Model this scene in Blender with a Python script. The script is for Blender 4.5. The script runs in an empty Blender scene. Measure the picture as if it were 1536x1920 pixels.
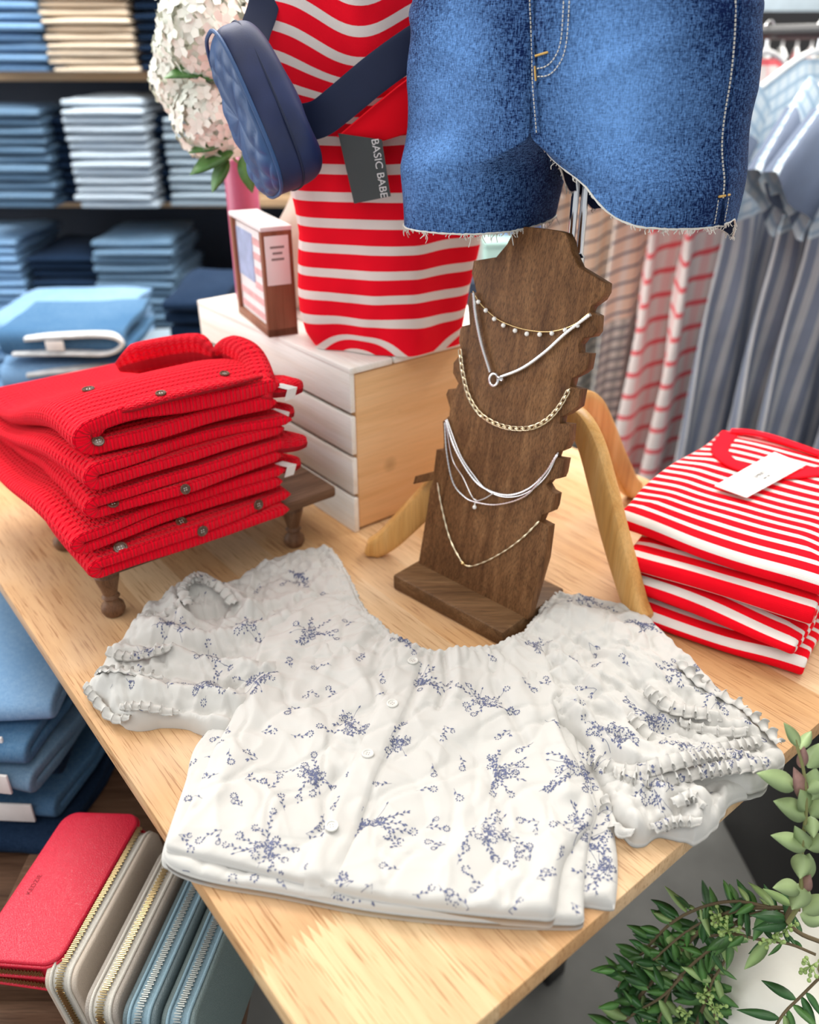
import bpy, bmesh, math, random
import numpy as np
from mathutils import Vector, Matrix, geometry
from mathutils.bvhtree import BVHTree

# ---------------------------------------------------------------- camera, light, exposure
SC = bpy.context.scene
COL = SC.collection
TZ = 0.86                       # height of the table top
CAMH = TZ + 0.60
PITCH = math.radians(29.02)
FPX = 1550.0

cam_data = bpy.data.cameras.new('camera')
cam = bpy.data.objects.new('camera', cam_data)
COL.objects.link(cam)
cam.location = (0, 0, CAMH)
cam.rotation_euler = (math.pi / 2 - PITCH, 0, 0)
cam_data.sensor_fit = 'HORIZONTAL'
cam_data.sensor_width = 36.0
cam_data.lens = 36.0 * FPX / 1536.0
cam_data.clip_start = 0.02
cam_data.clip_end = 60
cam_data.dof.use_dof = True
cam_data.dof.focus_distance = 0.82
cam_data.dof.aperture_fstop = 4.2
SC.camera = cam

world = bpy.data.worlds.new('daylight')
SC.world = world
world.use_nodes = True
world.node_tree.nodes['Background'].inputs[0].default_value = (0.93, 0.97, 1.0, 1)
world.node_tree.nodes['Background'].inputs[1].default_value = 0.68

SC.view_settings.view_transform = 'Standard'
SC.view_settings.look = 'None'
SC.view_settings.exposure = 0.07
SC.view_settings.gamma = 1.0
SC.view_settings.use_curve_mapping = False
SC.cycles.max_bounces = 7
SC.cycles.diffuse_bounces = 4
SC.cycles.caustics_reflective = False
SC.cycles.caustics_refractive = False


def area_light(name, loc, rot, sx, sy, power, color=(1, 1, 1)):
    d = bpy.data.lights.new(name, 'AREA')
    d.shape = 'RECTANGLE'
    d.size = sx
    d.size_y = sy
    d.energy = power
    d.color = color
    o = bpy.data.objects.new(name, d)
    o.location = loc
    o.rotation_euler = rot
    COL.objects.link(o)
    return o


area_light('ceiling_area_light', (-0.3, 1.5, 3.15), (0, 0, 0), 1.4, 1.6, 32, (1.0, 0.97, 0.92))
area_light('ceiling_area_light', (0.0, -0.75, 3.15), (0, 0, 0), 3.2, 1.0, 26, (1.0, 0.97, 0.92))  # added fill behind the camera for upright faces turned towards it
area_light('left_fill_light', (-3.3, 0.9, 1.75), (0, math.radians(-90), 0), 1.7, 2.6, 62, (0.93, 0.97, 1.0))  # added fill from the left for crate slats and cardigans, not a known window
area_light('ceiling_area_light', (1.2, 2.5, 3.15), (0, 0, 0), 1.2, 2.4, 100, (1.0, 0.97, 0.92))
area_light('ceiling_area_light', (-1.2, 2.5, 3.15), (0, 0, 0), 2.2, 0.8, 85, (1.0, 0.97, 0.92))

# ---------------------------------------------------------------- geometry helpers
SP, CP = math.sin(PITCH), math.cos(PITCH)


def ray(px, py):
    u = (px - 768) / FPX
    v = (960 - py) / FPX
    return Vector((u, CP + v * SP, -SP + v * CP))


def P(px, py, h=0.0):
    """point at height h above the table top seen at this pixel"""
    d = ray(px, py)
    t = (h - 0.60) / d.z
    return Vector((d.x * t, d.y * t, TZ + h))


def PY(px, py, y):
    d = ray(px, py)
    t = y / d.y
    return Vector((d.x * t, y, CAMH + d.z * t))


def PP(px, py, p0, n):
    d = ray(px, py)
    c = Vector((0, 0, CAMH))
    t = (p0 - c).dot(n) / d.dot(n)
    return c + d * t


def hash01(ix, iy, iz, seed):
    h = (ix.astype(np.int64) * 374761393 + iy.astype(np.int64) * 668265263 + iz.astype(np.int64) * 2147483647 + seed * 974634777) & 0xFFFFFFFF
    h = ((h ^ (h >> 13)) * 1274126177) & 0xFFFFFFFF
    h = (h ^ (h >> 16)) & 0xFFFFFFFF
    return (h & 0xFFFFFF) / float(0xFFFFFF)


def vnoise(x, y, z=0.0, seed=0):
    """value noise in -1..1"""
    x = np.asarray(x, float)
    y = np.asarray(y, float) + 0 * x
    z = np.asarray(z, float) + 0 * x
    fx, fy, fz = np.floor(x), np.floor(y), np.floor(z)
    tx, ty, tz = x - fx, y - fy, z - fz
    tx, ty, tz = [t * t * t * (t * (t * 6 - 15) + 10) for t in (tx, ty, tz)]
    out = 0
    for i in (0, 1):
        for j in (0, 1):
            for k in (0, 1):
                w = (tx if i else 1 - tx) * (ty if j else 1 - ty) * (tz if k else 1 - tz)
                out = out + w * hash01(fx + i, fy + j, fz + k, seed)
    return out * 2 - 1


def sstep(a, b, x):
    t = np.clip((x - a) / (b - a), 0, 1)
    return t * t * (3 - 2 * t)


class MB:
    """collects vertices, faces, uvs and material slots of one mesh"""

    def __init__(self):
        self.v, self.f, self.uv, self.m = [], [], [], []

    def add(self, verts, faces, uvs=None, m=0):
        o = len(self.v)
        self.v.extend([tuple(p) for p in verts])
        for k, f in enumerate(faces):
            self.f.append([i + o for i in f])
            self.m.append(m)
            self.uv.append([uvs[i] for i in f] if uvs is not None else [(0, 0)] * len(f))
        return self

    def box(self, c, s, mat=None, bevel=0.0, m=0, seg=2):
        bm = bmesh.new()
        bmesh.ops.create_cube(bm, size=1)
        bmesh.ops.scale(bm, vec=s, verts=bm.verts)
        if bevel > 0:
            bmesh.ops.bevel(bm, geom=list(bm.edges), offset=bevel, segments=seg, profile=0.5, affect='EDGES')
        bmesh.ops.translate(bm, vec=c, verts=bm.verts)
        if mat is not None:
            bmesh.ops.transform(bm, matrix=mat, verts=bm.verts)
        self.bm(bm, m)
        return self

    def bm(self, bm, m=0):
        bm.verts.index_update()
        self.add([v.co[:] for v in bm.verts], [[v.index for v in f.verts] for f in bm.faces], None, m)
        bm.free()

    def tube(self, pts, r, seg=8, closed=False, m=0, cap=True):
        pts = [Vector(p) for p in pts]
        n = len(pts)
        rs = r if hasattr(r, '__len__') else [r] * n
        ring = []
        prev = None
        for i in range(n):
            a = pts[(i - 1) % n] if (closed or i > 0) else pts[0]
            b = pts[(i + 1) % n] if (closed or i < n - 1) else pts[-1]
            t = (b - a).normalized()
            if prev is None:
                up = Vector((0, 0, 1)) if abs(t.z) < 0.9 else Vector((1, 0, 0))
                nx = t.cross(up).normalized()
            else:
                nx = (prev - t * prev.dot(t)).normalized()
            prev = nx
            ny = t.cross(nx)
            ring.append([pts[i] + (nx * math.cos(q) + ny * math.sin(q)) * rs[i] for q in [2 * math.pi * k / seg for k in range(seg)]])
        vs = [p for rr in ring for p in rr]
        fs = []
        for i in range(n if closed else n - 1):
            j = (i + 1) % n
            for k in range(seg):
                l = (k + 1) % seg
                fs.append([i * seg + k, i * seg + l, j * seg + l, j * seg + k])
        if cap and not closed:
            fs.append(list(range(seg))[::-1])
            fs.append([(n - 1) * seg + k for k in range(seg)])
        return self.add(vs, fs, None, m)

    def sweep(self, pts, sides, ups, w, h, m=0):
        """rounded rectangle section (w along sides, h along ups) swept along pts"""
        n = len(pts)
        ws = w if hasattr(w, '__len__') else [w] * n
        hs = h if hasattr(h, '__len__') else [h] * n
        sec = []
        for k in range(16):
            q = 2 * math.pi * k / 16 + math.pi / 16
            c, s = math.cos(q), math.sin(q)
            sec.append((math.copysign(abs(c) ** 0.45, c) / 2, math.copysign(abs(s) ** 0.45, s) / 2))
        vs, fs = [], []
        for i in range(n):
            sd = sides[i] if isinstance(sides, list) else sides
            up = ups[i] if isinstance(ups, list) else ups
            for a, b in sec:
                vs.append(Vector(pts[i]) + sd * (a * ws[i]) + up * (b * hs[i]))
        for i in range(n - 1):
            for k in range(16):
                l = (k + 1) % 16
                fs.append([i * 16 + k, i * 16 + l, (i + 1) * 16 + l, (i + 1) * 16 + k])
        fs.append(list(range(16))[::-1])
        fs.append([(n - 1) * 16 + k for k in range(16)])
        return self.add(vs, fs, None, m)

    def lathe(self, prof, c=(0, 0, 0), seg=24, m=0, fx=None, mat=None):
        vs, fs = [], []
        for r, z in prof:
            for k in range(seg):
                q = 2 * math.pi * k / seg
                rr = r * (fx(q, z) if fx else 1)
                p = Vector((rr * math.cos(q), rr * math.sin(q), z))
                if mat is not None:
                    p = mat @ p
                vs.append(Vector(c) + p)
        n = len(prof)
        for i in range(n - 1):
            for k in range(seg):
                l = (k + 1) % seg
                fs.append([i * seg + k, i * seg + l, (i + 1) * seg + l, (i + 1) * seg + k])
        fs.append(list(range(seg))[::-1])
        fs.append([(n - 1) * seg + k for k in range(seg)])
        return self.add(vs, fs, None, m)

    def prism(self, pts, vec, bevel=0.0, m=0):
        """closed outline (3d, planar) extruded along vec, rim bevelled"""
        bm = bmesh.new()
        vec = Vector(vec)
        a = [bm.verts.new(Vector(p)) for p in pts]
        b = [bm.verts.new(Vector(p) + vec) for p in pts]
        n = len(pts)
        f1 = bm.faces.new(a)
        f2 = bm.faces.new(b[::-1])
        for i in range(n):
            j = (i + 1) % n
            bm.faces.new([a[j], a[i], b[i], b[j]])
        bmesh.ops.recalc_face_normals(bm, faces=bm.faces)
        if bevel:
            es = list(f1.edges) + list(f2.edges)
            bmesh.ops.bevel(bm, geom=es, offset=bevel, segments=2, profile=0.5, affect='EDGES')
        self.bm(bm, m)
        return self

    def grid(self, F, nu, nv, m=0, uvf=None, closeu=False):
        """F(u,v)->(x,y,z) for arrays u,v in 0..1"""
        U, V = np.meshgrid(np.linspace(0, 1, nu), np.linspace(0, 1, nv))
        X, Y, Z = F(U.ravel(), V.ravel())
        vs = np.stack([X + 0 * Z, Y + 0 * Z, Z + 0 * X], 1)
        uv = [tuple(q) for q in (np.stack(uvf(U.ravel(), V.ravel()), 1) if uvf else np.stack([U.ravel(), V.ravel()], 1))]
        fs = []
        for j in range(nv - 1):
            for i in range(nu - 1):
                a = j * nu + i
                fs.append([a, a + 1, a + nu + 1, a + nu])
        return self.add(vs.tolist(), fs, uv, m)


OFF = {}


def mk(name, mb, mat, parent=None, world=False, smooth=True, angle=35):
    vs = mb.v
    if world and parent is not None:
        inv = OFF.get(parent.name)
        if inv is not None:
            vs = [tuple(inv @ Vector(p)) for p in vs]
    me = bpy.data.meshes.new(name)
    me.from_pydata([tuple(p) for p in vs], [], mb.f)
    uvl = me.uv_layers.new(name='uv')
    flat = np.array([c for f in mb.uv for q in f for c in q], dtype=np.float32)
    if len(flat) == 2 * len(me.loops):
        uvl.data.foreach_set('uv', flat)
    mats = mat if isinstance(mat, (list, tuple)) else [mat]
    for q in mats:
        me.materials.append(q)
    me.polygons.foreach_set('material_index', np.array(mb.m, dtype=np.int32))
    if smooth:
        me.polygons.foreach_set('use_smooth', np.ones(len(me.polygons), dtype=bool))
        if angle and angle < 170:
            me.set_sharp_from_angle(angle=math.radians(angle))
    me.validate()
    me.update()
    o = bpy.data.objects.new(name, me)
    COL.objects.link(o)
    if parent is not None:
        o.parent = parent
        if parent.name in OFF:
            OFF[o.name] = OFF[parent.name]
    return o


def tag(o, label, cat, group=None, kind=None):
    o['label'] = label
    o['category'] = cat
    if group:
        o['group'] = group
    if kind:
        o['kind'] = kind
    return o


def thing(name, label, cat, loc=(0, 0, 0), rotz=0.0, group=None):
    o = bpy.data.objects.new(name, None)
    COL.objects.link(o)
    o.empty_display_size = 0.05
    o.location = loc
    o.rotation_euler = (0, 0, rotz)
    OFF[o.name] = (Matrix.Translation(Vector(loc)) @ Matrix.Rotation(rotz, 4, 'Z')).inverted()
    return tag(o, label, cat, group)


def structure(o):
    o['kind'] = 'structure'
    return o


def dup(root, loc=None, rot=None, label=None, group=None, matmap=None):
    """a copy of a thing with copies of its parts and sub-parts"""
    r = root.copy()
    COL.objects.link(r)
    if loc is not None:
        r.location = loc
    if rot is not None:
        r.rotation_euler = rot if hasattr(rot, '__len__') else (0, 0, rot)
    if label:
        r['label'] = label
    if group:
        r['group'] = group

    def rec(src, dst):
        for ch in [c for c in bpy.data.objects if c.parent == src]:
            q = ch.copy()
            COL.objects.link(q)
            q.parent = dst
            if matmap and q.type == 'MESH':
                for i, mm in enumerate(q.data.materials):
                    if mm in matmap:
                        q.data = q.data.copy()
                        q.data.materials[i] = matmap[mm]
            rec(ch, q)
    kids = [c for c in bpy.data.objects if c.parent == root]
    if kids:
        rec(root, r)
    return r


def smooth_curve(pts, n=8, closed=False):
    """catmull-rom through points"""
    pts = [Vector(p) for p in pts]
    N = len(pts)
    out = []
    rng = range(N) if closed else range(N - 1)
    for i in rng:
        p0 = pts[(i - 1) % N] if (closed or i > 0) else pts[0] * 2 - pts[1]
        p1 = pts[i]
        p2 = pts[(i + 1) % N]
        p3 = pts[(i + 2) % N] if (closed or i < N - 2) else pts[-1] * 2 - pts[-2]
        for k in range(n):
            t = k / n
            out.append(0.5 * ((2 * p1) + (-p0 + p2) * t + (2 * p0 - 5 * p1 + 4 * p2 - p3) * t * t + (-p0 + 3 * p1 - 3 * p2 + p3) * t ** 3))
    if not closed:
        out.append(pts[-1])
    return out


def resample(pts, step, closed=False):
    pts = [Vector(p) for p in pts]
    if closed:
        pts = pts + [pts[0]]
    L = [0]
    for a, b in zip(pts[:-1], pts[1:]):
        L.append(L[-1] + (b - a).length)
    n = max(2, int(round(L[-1] / step)))
    out = []
    j = 0
    for i in range(n if closed else n + 1):
        s = L[-1] * i / n
        while j < len(L) - 2 and L[j + 1] < s:
            j += 1
        t = (s - L[j]) / max(1e-9, L[j + 1] - L[j])
        out.append(pts[j].lerp(pts[j + 1], min(1, t)))
    return out


def text_mesh(txt, size, extrude=0.0002):
    cu = bpy.data.curves.new('lettering', 'FONT')
    cu.body = txt
    cu.size = size
    cu.extrude = extrude
    cu.align_x = 'CENTER'
    cu.align_y = 'CENTER'
    o = bpy.data.objects.new('lettering', cu)
    COL.objects.link(o)
    dg = bpy.context.evaluated_depsgraph_get()
    me = o.evaluated_get(dg).to_mesh()
    vs = [v.co.copy() for v in me.vertices]
    fs = [list(p.vertices) for p in me.polygons]
    o.evaluated_get(dg).to_mesh_clear()
    bpy.data.objects.remove(o)
    bpy.data.curves.remove(cu)
    return vs, fs


def frame_matrix(o, x, y, z):
    m = Matrix((x, y, z)).transposed().to_4x4()
    m.translation = o
    return m
# ---------------------------------------------------------------- materials


class NT:
    def __init__(self, name):
        self.mat = bpy.data.materials.new(name)
        self.mat.use_nodes = True
        self.t = self.mat.node_tree
        self.b = self.t.nodes['Principled BSDF']
        self.tc = None

    def n(self, typ, **kw):
        x = self.t.nodes.new(typ)
        for k, v in kw.items():
            if k.startswith('i_'):
                key = k[2:]
                x.inputs[int(key) if key.isdigit() else key].default_value = v
            else:
                setattr(x, k, v)
        return x

    def l(self, a, b):
        self.t.links.new(a, b)

    def co(self, kind='Object', scale=(1, 1, 1), rot=(0, 0, 0)):
        if self.tc is None:
            self.tc = self.n('ShaderNodeTexCoord')
        mp = self.n('ShaderNodeMapping')
        mp.inputs['Scale'].default_value = scale
        mp.inputs['Rotation'].default_value = rot
        self.l(self.tc.outputs[kind], mp.inputs[0])
        return mp.outputs[0]

    def noise(self, co, scale, detail=3, rough=0.55, dist=0.0):
        x = self.n('ShaderNodeTexNoise')
        x.inputs['Scale'].default_value = scale
        x.inputs['Detail'].default_value = detail
        x.inputs['Roughness'].default_value = rough
        x.inputs['Distortion'].default_value = dist
        self.l(co, x.inputs['Vector'])
        return x.outputs[0]

    def math(self, op, a, b=None, clamp=False):
        x = self.n('ShaderNodeMath', operation=op, use_clamp=clamp)
        for i, q in enumerate((a, b)):
            if q is None:
                continue
            if isinstance(q, (int, float)):
                x.inputs[i].default_value = q
            else:
                self.l(q, x.inputs[i])
        return x.outputs[0]

    def ramp(self, fac, stops, interp='LINEAR'):
        x = self.n('ShaderNodeValToRGB')
        x.color_ramp.interpolation = interp
        e = x.color_ramp.elements
        while len(e) > 2:
            e.remove(e[-1])
        for i, (p, c) in enumerate(stops):
            if i < 2:
                e[i].position = p
                e[i].color = (*c, 1)
            else:
                q = e.new(p)
                q.color = (*c, 1)
        self.l(fac, x.inputs[0])
        return x.outputs[0]

    def mix(self, fac, a, b, blend='MIX'):
        x = self.n('ShaderNodeMix', data_type='RGBA', blend_type=blend)
        for s, q in ((0, fac), (6, a), (7, b)):
            if isinstance(q, (int, float)):
                x.inputs[s].default_value = q
            elif isinstance(q, tuple):
                x.inputs[s].default_value = (*q, 1)
            else:
                self.l(q, x.inputs[s])
        return x.outputs[2]

    def xyz(self, co):
        x = self.n('ShaderNodeSeparateXYZ')
        self.l(co, x.inputs[0])
        return x.outputs

    def vec(self, x, y, z):
        c = self.n('ShaderNodeCombineXYZ')
        for i, q in enumerate((x, y, z)):
            if isinstance(q, (int, float)):
                c.inputs[i].default_value = q
            else:
                self.l(q, c.inputs[i])
        return c.outputs[0]

    def color(self, c):
        if isinstance(c, tuple):
            self.b.inputs['Base Color'].default_value = (*c, 1)
        else:
            self.l(c, self.b.inputs['Base Color'])

    def bump(self, h, strength=0.3, dist=0.001):
        x = self.n('ShaderNodeBump')
        x.inputs['Strength'].default_value = strength
        x.inputs['Distance'].default_value = dist
        self.l(h, x.inputs['Height'])
        self.l(x.outputs[0], self.b.inputs['Normal'])

    def set(self, rough=0.6, metal=0.0, spec=None, sheen=None, trans=None):
        self.b.inputs['Roughness'].default_value = rough
        self.b.inputs['Metallic'].default_value = metal
        if spec is not None:
            self.b.inputs['Specular IOR Level'].default_value = spec
        if sheen is not None:
            self.b.inputs['Sheen Weight'].default_value = sheen
            self.b.inputs['Sheen Roughness'].default_value = 0.5
        return self.mat


def m_plain(name, c, rough=0.6, metal=0.0, var=0.06, scale=30, spec=None, bump=0.0, bs=200):
    t = NT(name)
    co = t.co()
    f = t.noise(co, scale)
    lo = tuple(x * (1 - var) for x in c)
    hi = tuple(min(1, x * (1 + var)) for x in c)
    t.color(t.ramp(f, [(0.3, lo), (0.7, hi)]))
    if bump:
        t.bump(t.noise(co, bs), bump, 0.001)
    return t.set(rough, metal, spec)


def m_wood(name, c1, c2, c3, axis='y', scale=1.0, rough=0.5, pore=0.25, knots=None, coords='Object', contrast=1.0):
    """grain runs along axis"""
    t = NT(name)
    k = {'x': (1, 14, 14), 'y': (14, 1, 14), 'z': (14, 14, 1)}[axis]
    co = t.co(coords, tuple(q * scale for q in k))
    a = t.noise(co, 3.0, 4, 0.6, 0.6)
    co2 = t.co(coords, tuple((q * 5 if q > 1 else 2.0) * scale for q in k))
    b = t.noise(co2, 9.0, 3, 0.6)
    base = t.ramp(a, [(0.25, c1), (0.5, c2), (0.75, c3)])
    fine = t.ramp(b, [(0.38, (1 - pore,) * 3), (0.55, (1, 1, 1))])
    c = t.mix(1.0, base, fine, 'MULTIPLY')
    if knots:
        cc = t.co(coords)
        for (x, y, z, r) in knots:
            d = t.n('ShaderNodeVectorMath', operation='DISTANCE')
            t.l(cc, d.inputs[0])
            d.inputs[1].default_value = (x, y, z)
            w = t.math('DIVIDE', d.outputs['Value'], r)
            m = t.ramp(w, [(0.35, (1, 1, 1)), (0.75, (0.35, 0.35, 0.35)), (1.0, (0, 0, 0))])
            c = t.mix(t.math('MULTIPLY', m, 0.75), c, tuple(q * 0.45 for q in c1))
    t.color(c)
    t.bump(b, 0.25, 0.0004)
    return t.set(rough, 0, 0.2)


def m_table():
    t = NT('butcher_block_wood')
    co = t.co()
    x, y, z = t.xyz(co)
    sx = t.math('MULTIPLY', x, 1 / 0.062)
    sid = t.math('FLOOR', sx)
    zig = t.math('MULTIPLY', t.math('PINGPONG', x, 0.0035), 5.0)
    wn0 = t.n('ShaderNodeTexWhiteNoise', noise_dimensions='1D')
    t.l(t.math('ADD', sid, 0.37), wn0.inputs['W'])
    yy = t.math('ADD', t.math('ADD', y, zig), t.math('ADD', t.math('MULTIPLY', t.math('LESS_THAN', sid, 1.5), 0.28), t.math('MULTIPLY', t.math('GREATER_THAN', sid, 1.5), t.math('MULTIPLY', wn0.outputs[0], 0.9))))
    seg = t.math('FLOOR', t.math('MULTIPLY', yy, 1 / 0.42))
    wn = t.n('ShaderNodeTexWhiteNoise', noise_dimensions='2D')
    t.l(t.vec(t.math('ADD', sid, 0.5), t.math('ADD', seg, 0.5), 0.0), wn.inputs['Vector'])
    tone = t.ramp(wn.outputs[0], [(0.0, (0.57, 0.32, 0.145)), (0.35, (0.65, 0.41, 0.21)), (0.7, (0.71, 0.50, 0.30)), (1.0, (0.61, 0.36, 0.175))])
    far = t.math('MULTIPLY', t.math('LESS_THAN', sid, 1.5), t.math('GREATER_THAN', yy, 0.42))
    tone = t.mix(t.math('MULTIPLY', t.math('LESS_THAN', sid, 1.5), 1.0), tone, (0.69, 0.49, 0.28))
    tone = t.mix(far, tone, (0.58, 0.355, 0.18))
    g = t.n('ShaderNodeMapping')
    g.inputs['Scale'].default_value = (26, 1.6, 26)
    t.l(t.vec(t.math('ADD', x, t.math('MULTIPLY', wn.outputs[0], 3.0)), y, z), g.inputs[0])
    a = t.noise(g.outputs[0], 2.2, 4, 0.6, 0.8)
    g2 = t.n('ShaderNodeMapping')
    g2.inputs['Scale'].default_value = (620, 16, 100)
    t.l(co, g2.inputs[0])
    b = t.noise(g2.outputs[0], 1.0, 2, 0.6)
    c = t.mix(1.0, tone, t.ramp(a, [(0.3, (0.84, 0.78, 0.72)), (0.65, (1.06, 1.05, 1.03))]), 'MULTIPLY')
    c = t.mix(1.0, c, t.ramp(b, [(0.36, (0.62, 0.50, 0.40)), (0.43, (1, 1, 1))]), 'MULTIPLY')
    # pale patches of worn finish
    c = t.mix(t.ramp(t.noise(co, 5, 2), [(0.5, (0, 0, 0)), (0.75, (0.35, 0.35, 0.35))]), c, (0.68, 0.56, 0.42))
    t.color(c)
    t.bump(b, 0.2, 0.0003)
    return t.set(0.5, 0, 0.25)


def m_stripe(name, base, stripe, period, frac, coord=0, knit=0.0011, wave=0.0, phase=0.0):
    """stripes across UV coordinate `coord`, fine rib along the other"""
    t = NT(name)
    uv = t.co('UV')
    o = t.xyz(uv)
    s = o[coord]
    other = o[1 - coord]
    if wave:
        s = t.math('ADD', s, t.math('MULTIPLY', t.math('SUBTRACT', t.noise(uv, 6, 1), 0.5), wave))
    jag = t.math('MULTIPLY', t.math('SINE', t.math('MULTIPLY', other, 2 * math.pi / knit)), 0.00012)
    f = t.math('FRACT', t.math('ADD', t.math('DIVIDE', t.math('ADD', s, jag), period), phase))
    m = t.math('LESS_THAN', f, frac)
    rib = t.math('SINE', t.math('MULTIPLY', other, 2 * math.pi / knit))
    rib2 = t.math('SINE', t.math('MULTIPLY', s, 2 * math.pi / (knit * 1.1)))
    c = t.mix(m, base, stripe)
    v = t.ramp(t.noise(uv, 12, 2), [(0.3, (0.9, 0.9, 0.9)), (0.7, (1.05, 1.05, 1.05))])
    t.color(t.mix(1.0, c, v, 'MULTIPLY'))
    t.bump(t.math('ADD', rib, t.math('MULTIPLY', rib2, 0.5)), 0.5, 0.0003)
    return t.set(0.85, 0, 0.06, 0.02)


def m_knit(name, c):
    """chunky cable knit: ribs along UV v, links along u"""
    t = NT(name)
    uv = t.co('UV')
    o = t.xyz(uv)
    u = o[0]
    v = o[1]
    w = t.noise(uv, 9, 2)
    vv = t.math('ADD', v, t.math('MULTIPLY', w, 0.006))
    rib = t.math('SINE', t.math('MULTIPLY', vv, 2 * math.pi / 0.0095))
    lk = t.math('SINE', t.math('ADD', t.math('MULTIPLY', u, 2 * math.pi / 0.006), t.math('MULTIPLY', rib, 1.6)))
    fine = t.math('SINE', t.math('MULTIPLY', v, 2 * math.pi / 0.0021))
    fine2 = t.math('SINE', t.math('MULTIPLY', u, 2 * math.pi / 0.0024))
    h = t.math('ADD', t.math('ADD', t.math('MULTIPLY', rib, 1.0), t.math('MULTIPLY', lk, 0.6)), t.math('ADD', t.math('MULTIPLY', fine, 0.22), t.math('MULTIPLY', fine2, 0.22)))
    t.color(t.mix(t.ramp(t.noise(uv, 30, 2), [(0.3, (0, 0, 0)), (0.7, (1, 1, 1))]), c, tuple(min(1, q * 1.12) for q in c)))
    t.bump(h, 1.0, 0.0020)
    return t.set(0.9, 0, 0.06, 0.07)


def m_denim(name, dark, light, coords='Object', fade=None, scale=1.0, weave=1.0):
    t = NT(name)
    co = t.co(coords)
    big = t.noise(co, 7 * scale, 3, 0.6)
    cs = t.co(coords, (900 * scale, 900 * scale, 260 * scale))
    n1 = t.noise(cs, 1.0, 2, 0.7)
    cs2 = t.co(coords, (260 * scale, 260 * scale, 1100 * scale))
    n2 = t.noise(cs2, 1.0, 1, 0.6)
    f = t.math('MULTIPLY', big, 0.55)
    if fade:
        for (x, y, z, r, s) in fade:
            d = t.n('ShaderNodeVectorMath', operation='DISTANCE')
            t.l(t.co(coords, (1, 1, 0.75)), d.inputs[0])
            d.inputs[1].default_value = (x, y, z * 0.75)
            g = t.ramp(t.math('DIVIDE', d.outputs['Value'], r), [(0.0, (1, 1, 1)), (0.5, (0.45, 0.45, 0.45)), (1.0, (0, 0, 0))])
            f = t.math('ADD', f, t.math('MULTIPLY', g, s))
    f = t.math('ADD', f, t.math('MULTIPLY', t.math('SUBTRACT', n1, 0.5), 1.05 * weave))
    f = t.math('ADD', f, t.math('MULTIPLY', t.math('SUBTRACT', n2, 0.5), 0.6 * weave))
    t.color(t.ramp(f, [(0.20, dark), (1.0, light)]))
    t.bump(n1, 0.35 * weave, 0.0003)
    return t.set(0.85, 0, 0.08, 0.02)


def m_leather(name, c, rough=0.42, scale=520):
    t = NT(name)
    co = t.co()
    v = t.n('ShaderNodeTexVoronoi', feature='DISTANCE_TO_EDGE')
    v.inputs['Scale'].default_value = scale
    t.l(co, v.inputs['Vector'])
    h = t.ramp(v.outputs[0], [(0.0, (0, 0, 0)), (0.35, (1, 1, 1))])
    t.color(t.mix(h, tuple(q * 0.82 for q in c), c))
    t.bump(h, 0.45, 0.0005)
    return t.set(rough, 0, 0.5)


def m_plaid(name, bg, c1, c2, p1, p2, w1=0.3, w2=0.3, coords='UV'):
    t = NT(name)
    o = t.xyz(t.co(coords))
    a = t.math('LESS_THAN', t.math('FRACT', t.math('DIVIDE', o[0], p1)), w1)
    b = t.math('LESS_THAN', t.math('FRACT', t.math('DIVIDE', o[1], p2)), w2)
    c = t.mix(t.math('MULTIPLY', a, 0.6), bg, c1)
    c = t.mix(t.math('MULTIPLY', b, 0.8), c, c2)
    t.color(c)
    return t.set(0.85, 0, 0.2)


def m_cloth(name, c, rough=0.75, trans=True):
    t = NT(name)
    co = t.co()
    w1 = t.noise(t.co('Object', (900, 140, 300)), 1.0, 1)
    w2 = t.noise(t.co('Object', (140, 900, 300)), 1.0, 1)
    t.color(t.mix(t.noise(co, 25, 2), tuple(q * 0.96 for q in c), c))
    t.bump(t.math('ADD', w1, w2), 0.22, 0.0002)
    t.b.inputs['Subsurface Weight'].default_value = 0.0
    return t.set(rough, 0, 0.25, 0.08)


M = {}
M['table'] = m_table()
M['table_edge'] = m_wood('table_edge_wood', (0.62, 0.42, 0.24), (0.76, 0.56, 0.35), (0.84, 0.65, 0.44), 'x', 1.0)
M['walnut'] = m_wood('walnut_wood', (0.085, 0.034, 0.012), (0.18, 0.082, 0.032), (0.29, 0.145, 0.062), 'z', 1.6, 0.6, 0.5)
M['walnut_flat'] = m_wood('walnut_wood_flat_grain', (0.085, 0.042, 0.018), (0.16, 0.082, 0.036), (0.24, 0.135, 0.065), 'x', 1.6, 0.42, 0.45)
M['riser'] = m_wood('dark_stained_wood', (0.07, 0.035, 0.02), (0.14, 0.075, 0.045), (0.21, 0.12, 0.075), 'x', 1.5, 0.5, 0.3)
M['leg_wood'] = m_wood('turned_leg_wood', (0.11, 0.05, 0.025), (0.19, 0.095, 0.05), (0.27, 0.15, 0.085), 'z', 1.5, 0.45, 0.3)
M['pine'] = m_wood('pine_wood', (0.70, 0.40, 0.18), (0.79, 0.49, 0.25), (0.84, 0.56, 0.32), 'x', 0.7, 0.5, 0.08,
                   knots=[(0.075, -0.01, 0.165, 0.011), (0.058, -0.01, 0.148, 0.006), (0.058, -0.01, 0.088, 0.017), (0.2, -0.01, 0.12, 0.012)])
M['whitewash'] = m_wood('whitewashed_wood', (0.78, 0.70, 0.60), (0.86, 0.83, 0.78), (0.90, 0.89, 0.87), 'y', 0.8, 0.55, 0.08)
M['maple'] = m_wood('honey_wood', (0.52, 0.24, 0.06), (0.68, 0.37, 0.12), (0.80, 0.50, 0.21), 'z', 0.8, 0.3, 0.12)
M['chrome'] = m_plain('chrome', (0.75, 0.75, 0.77), 0.15, 1.0)
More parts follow.
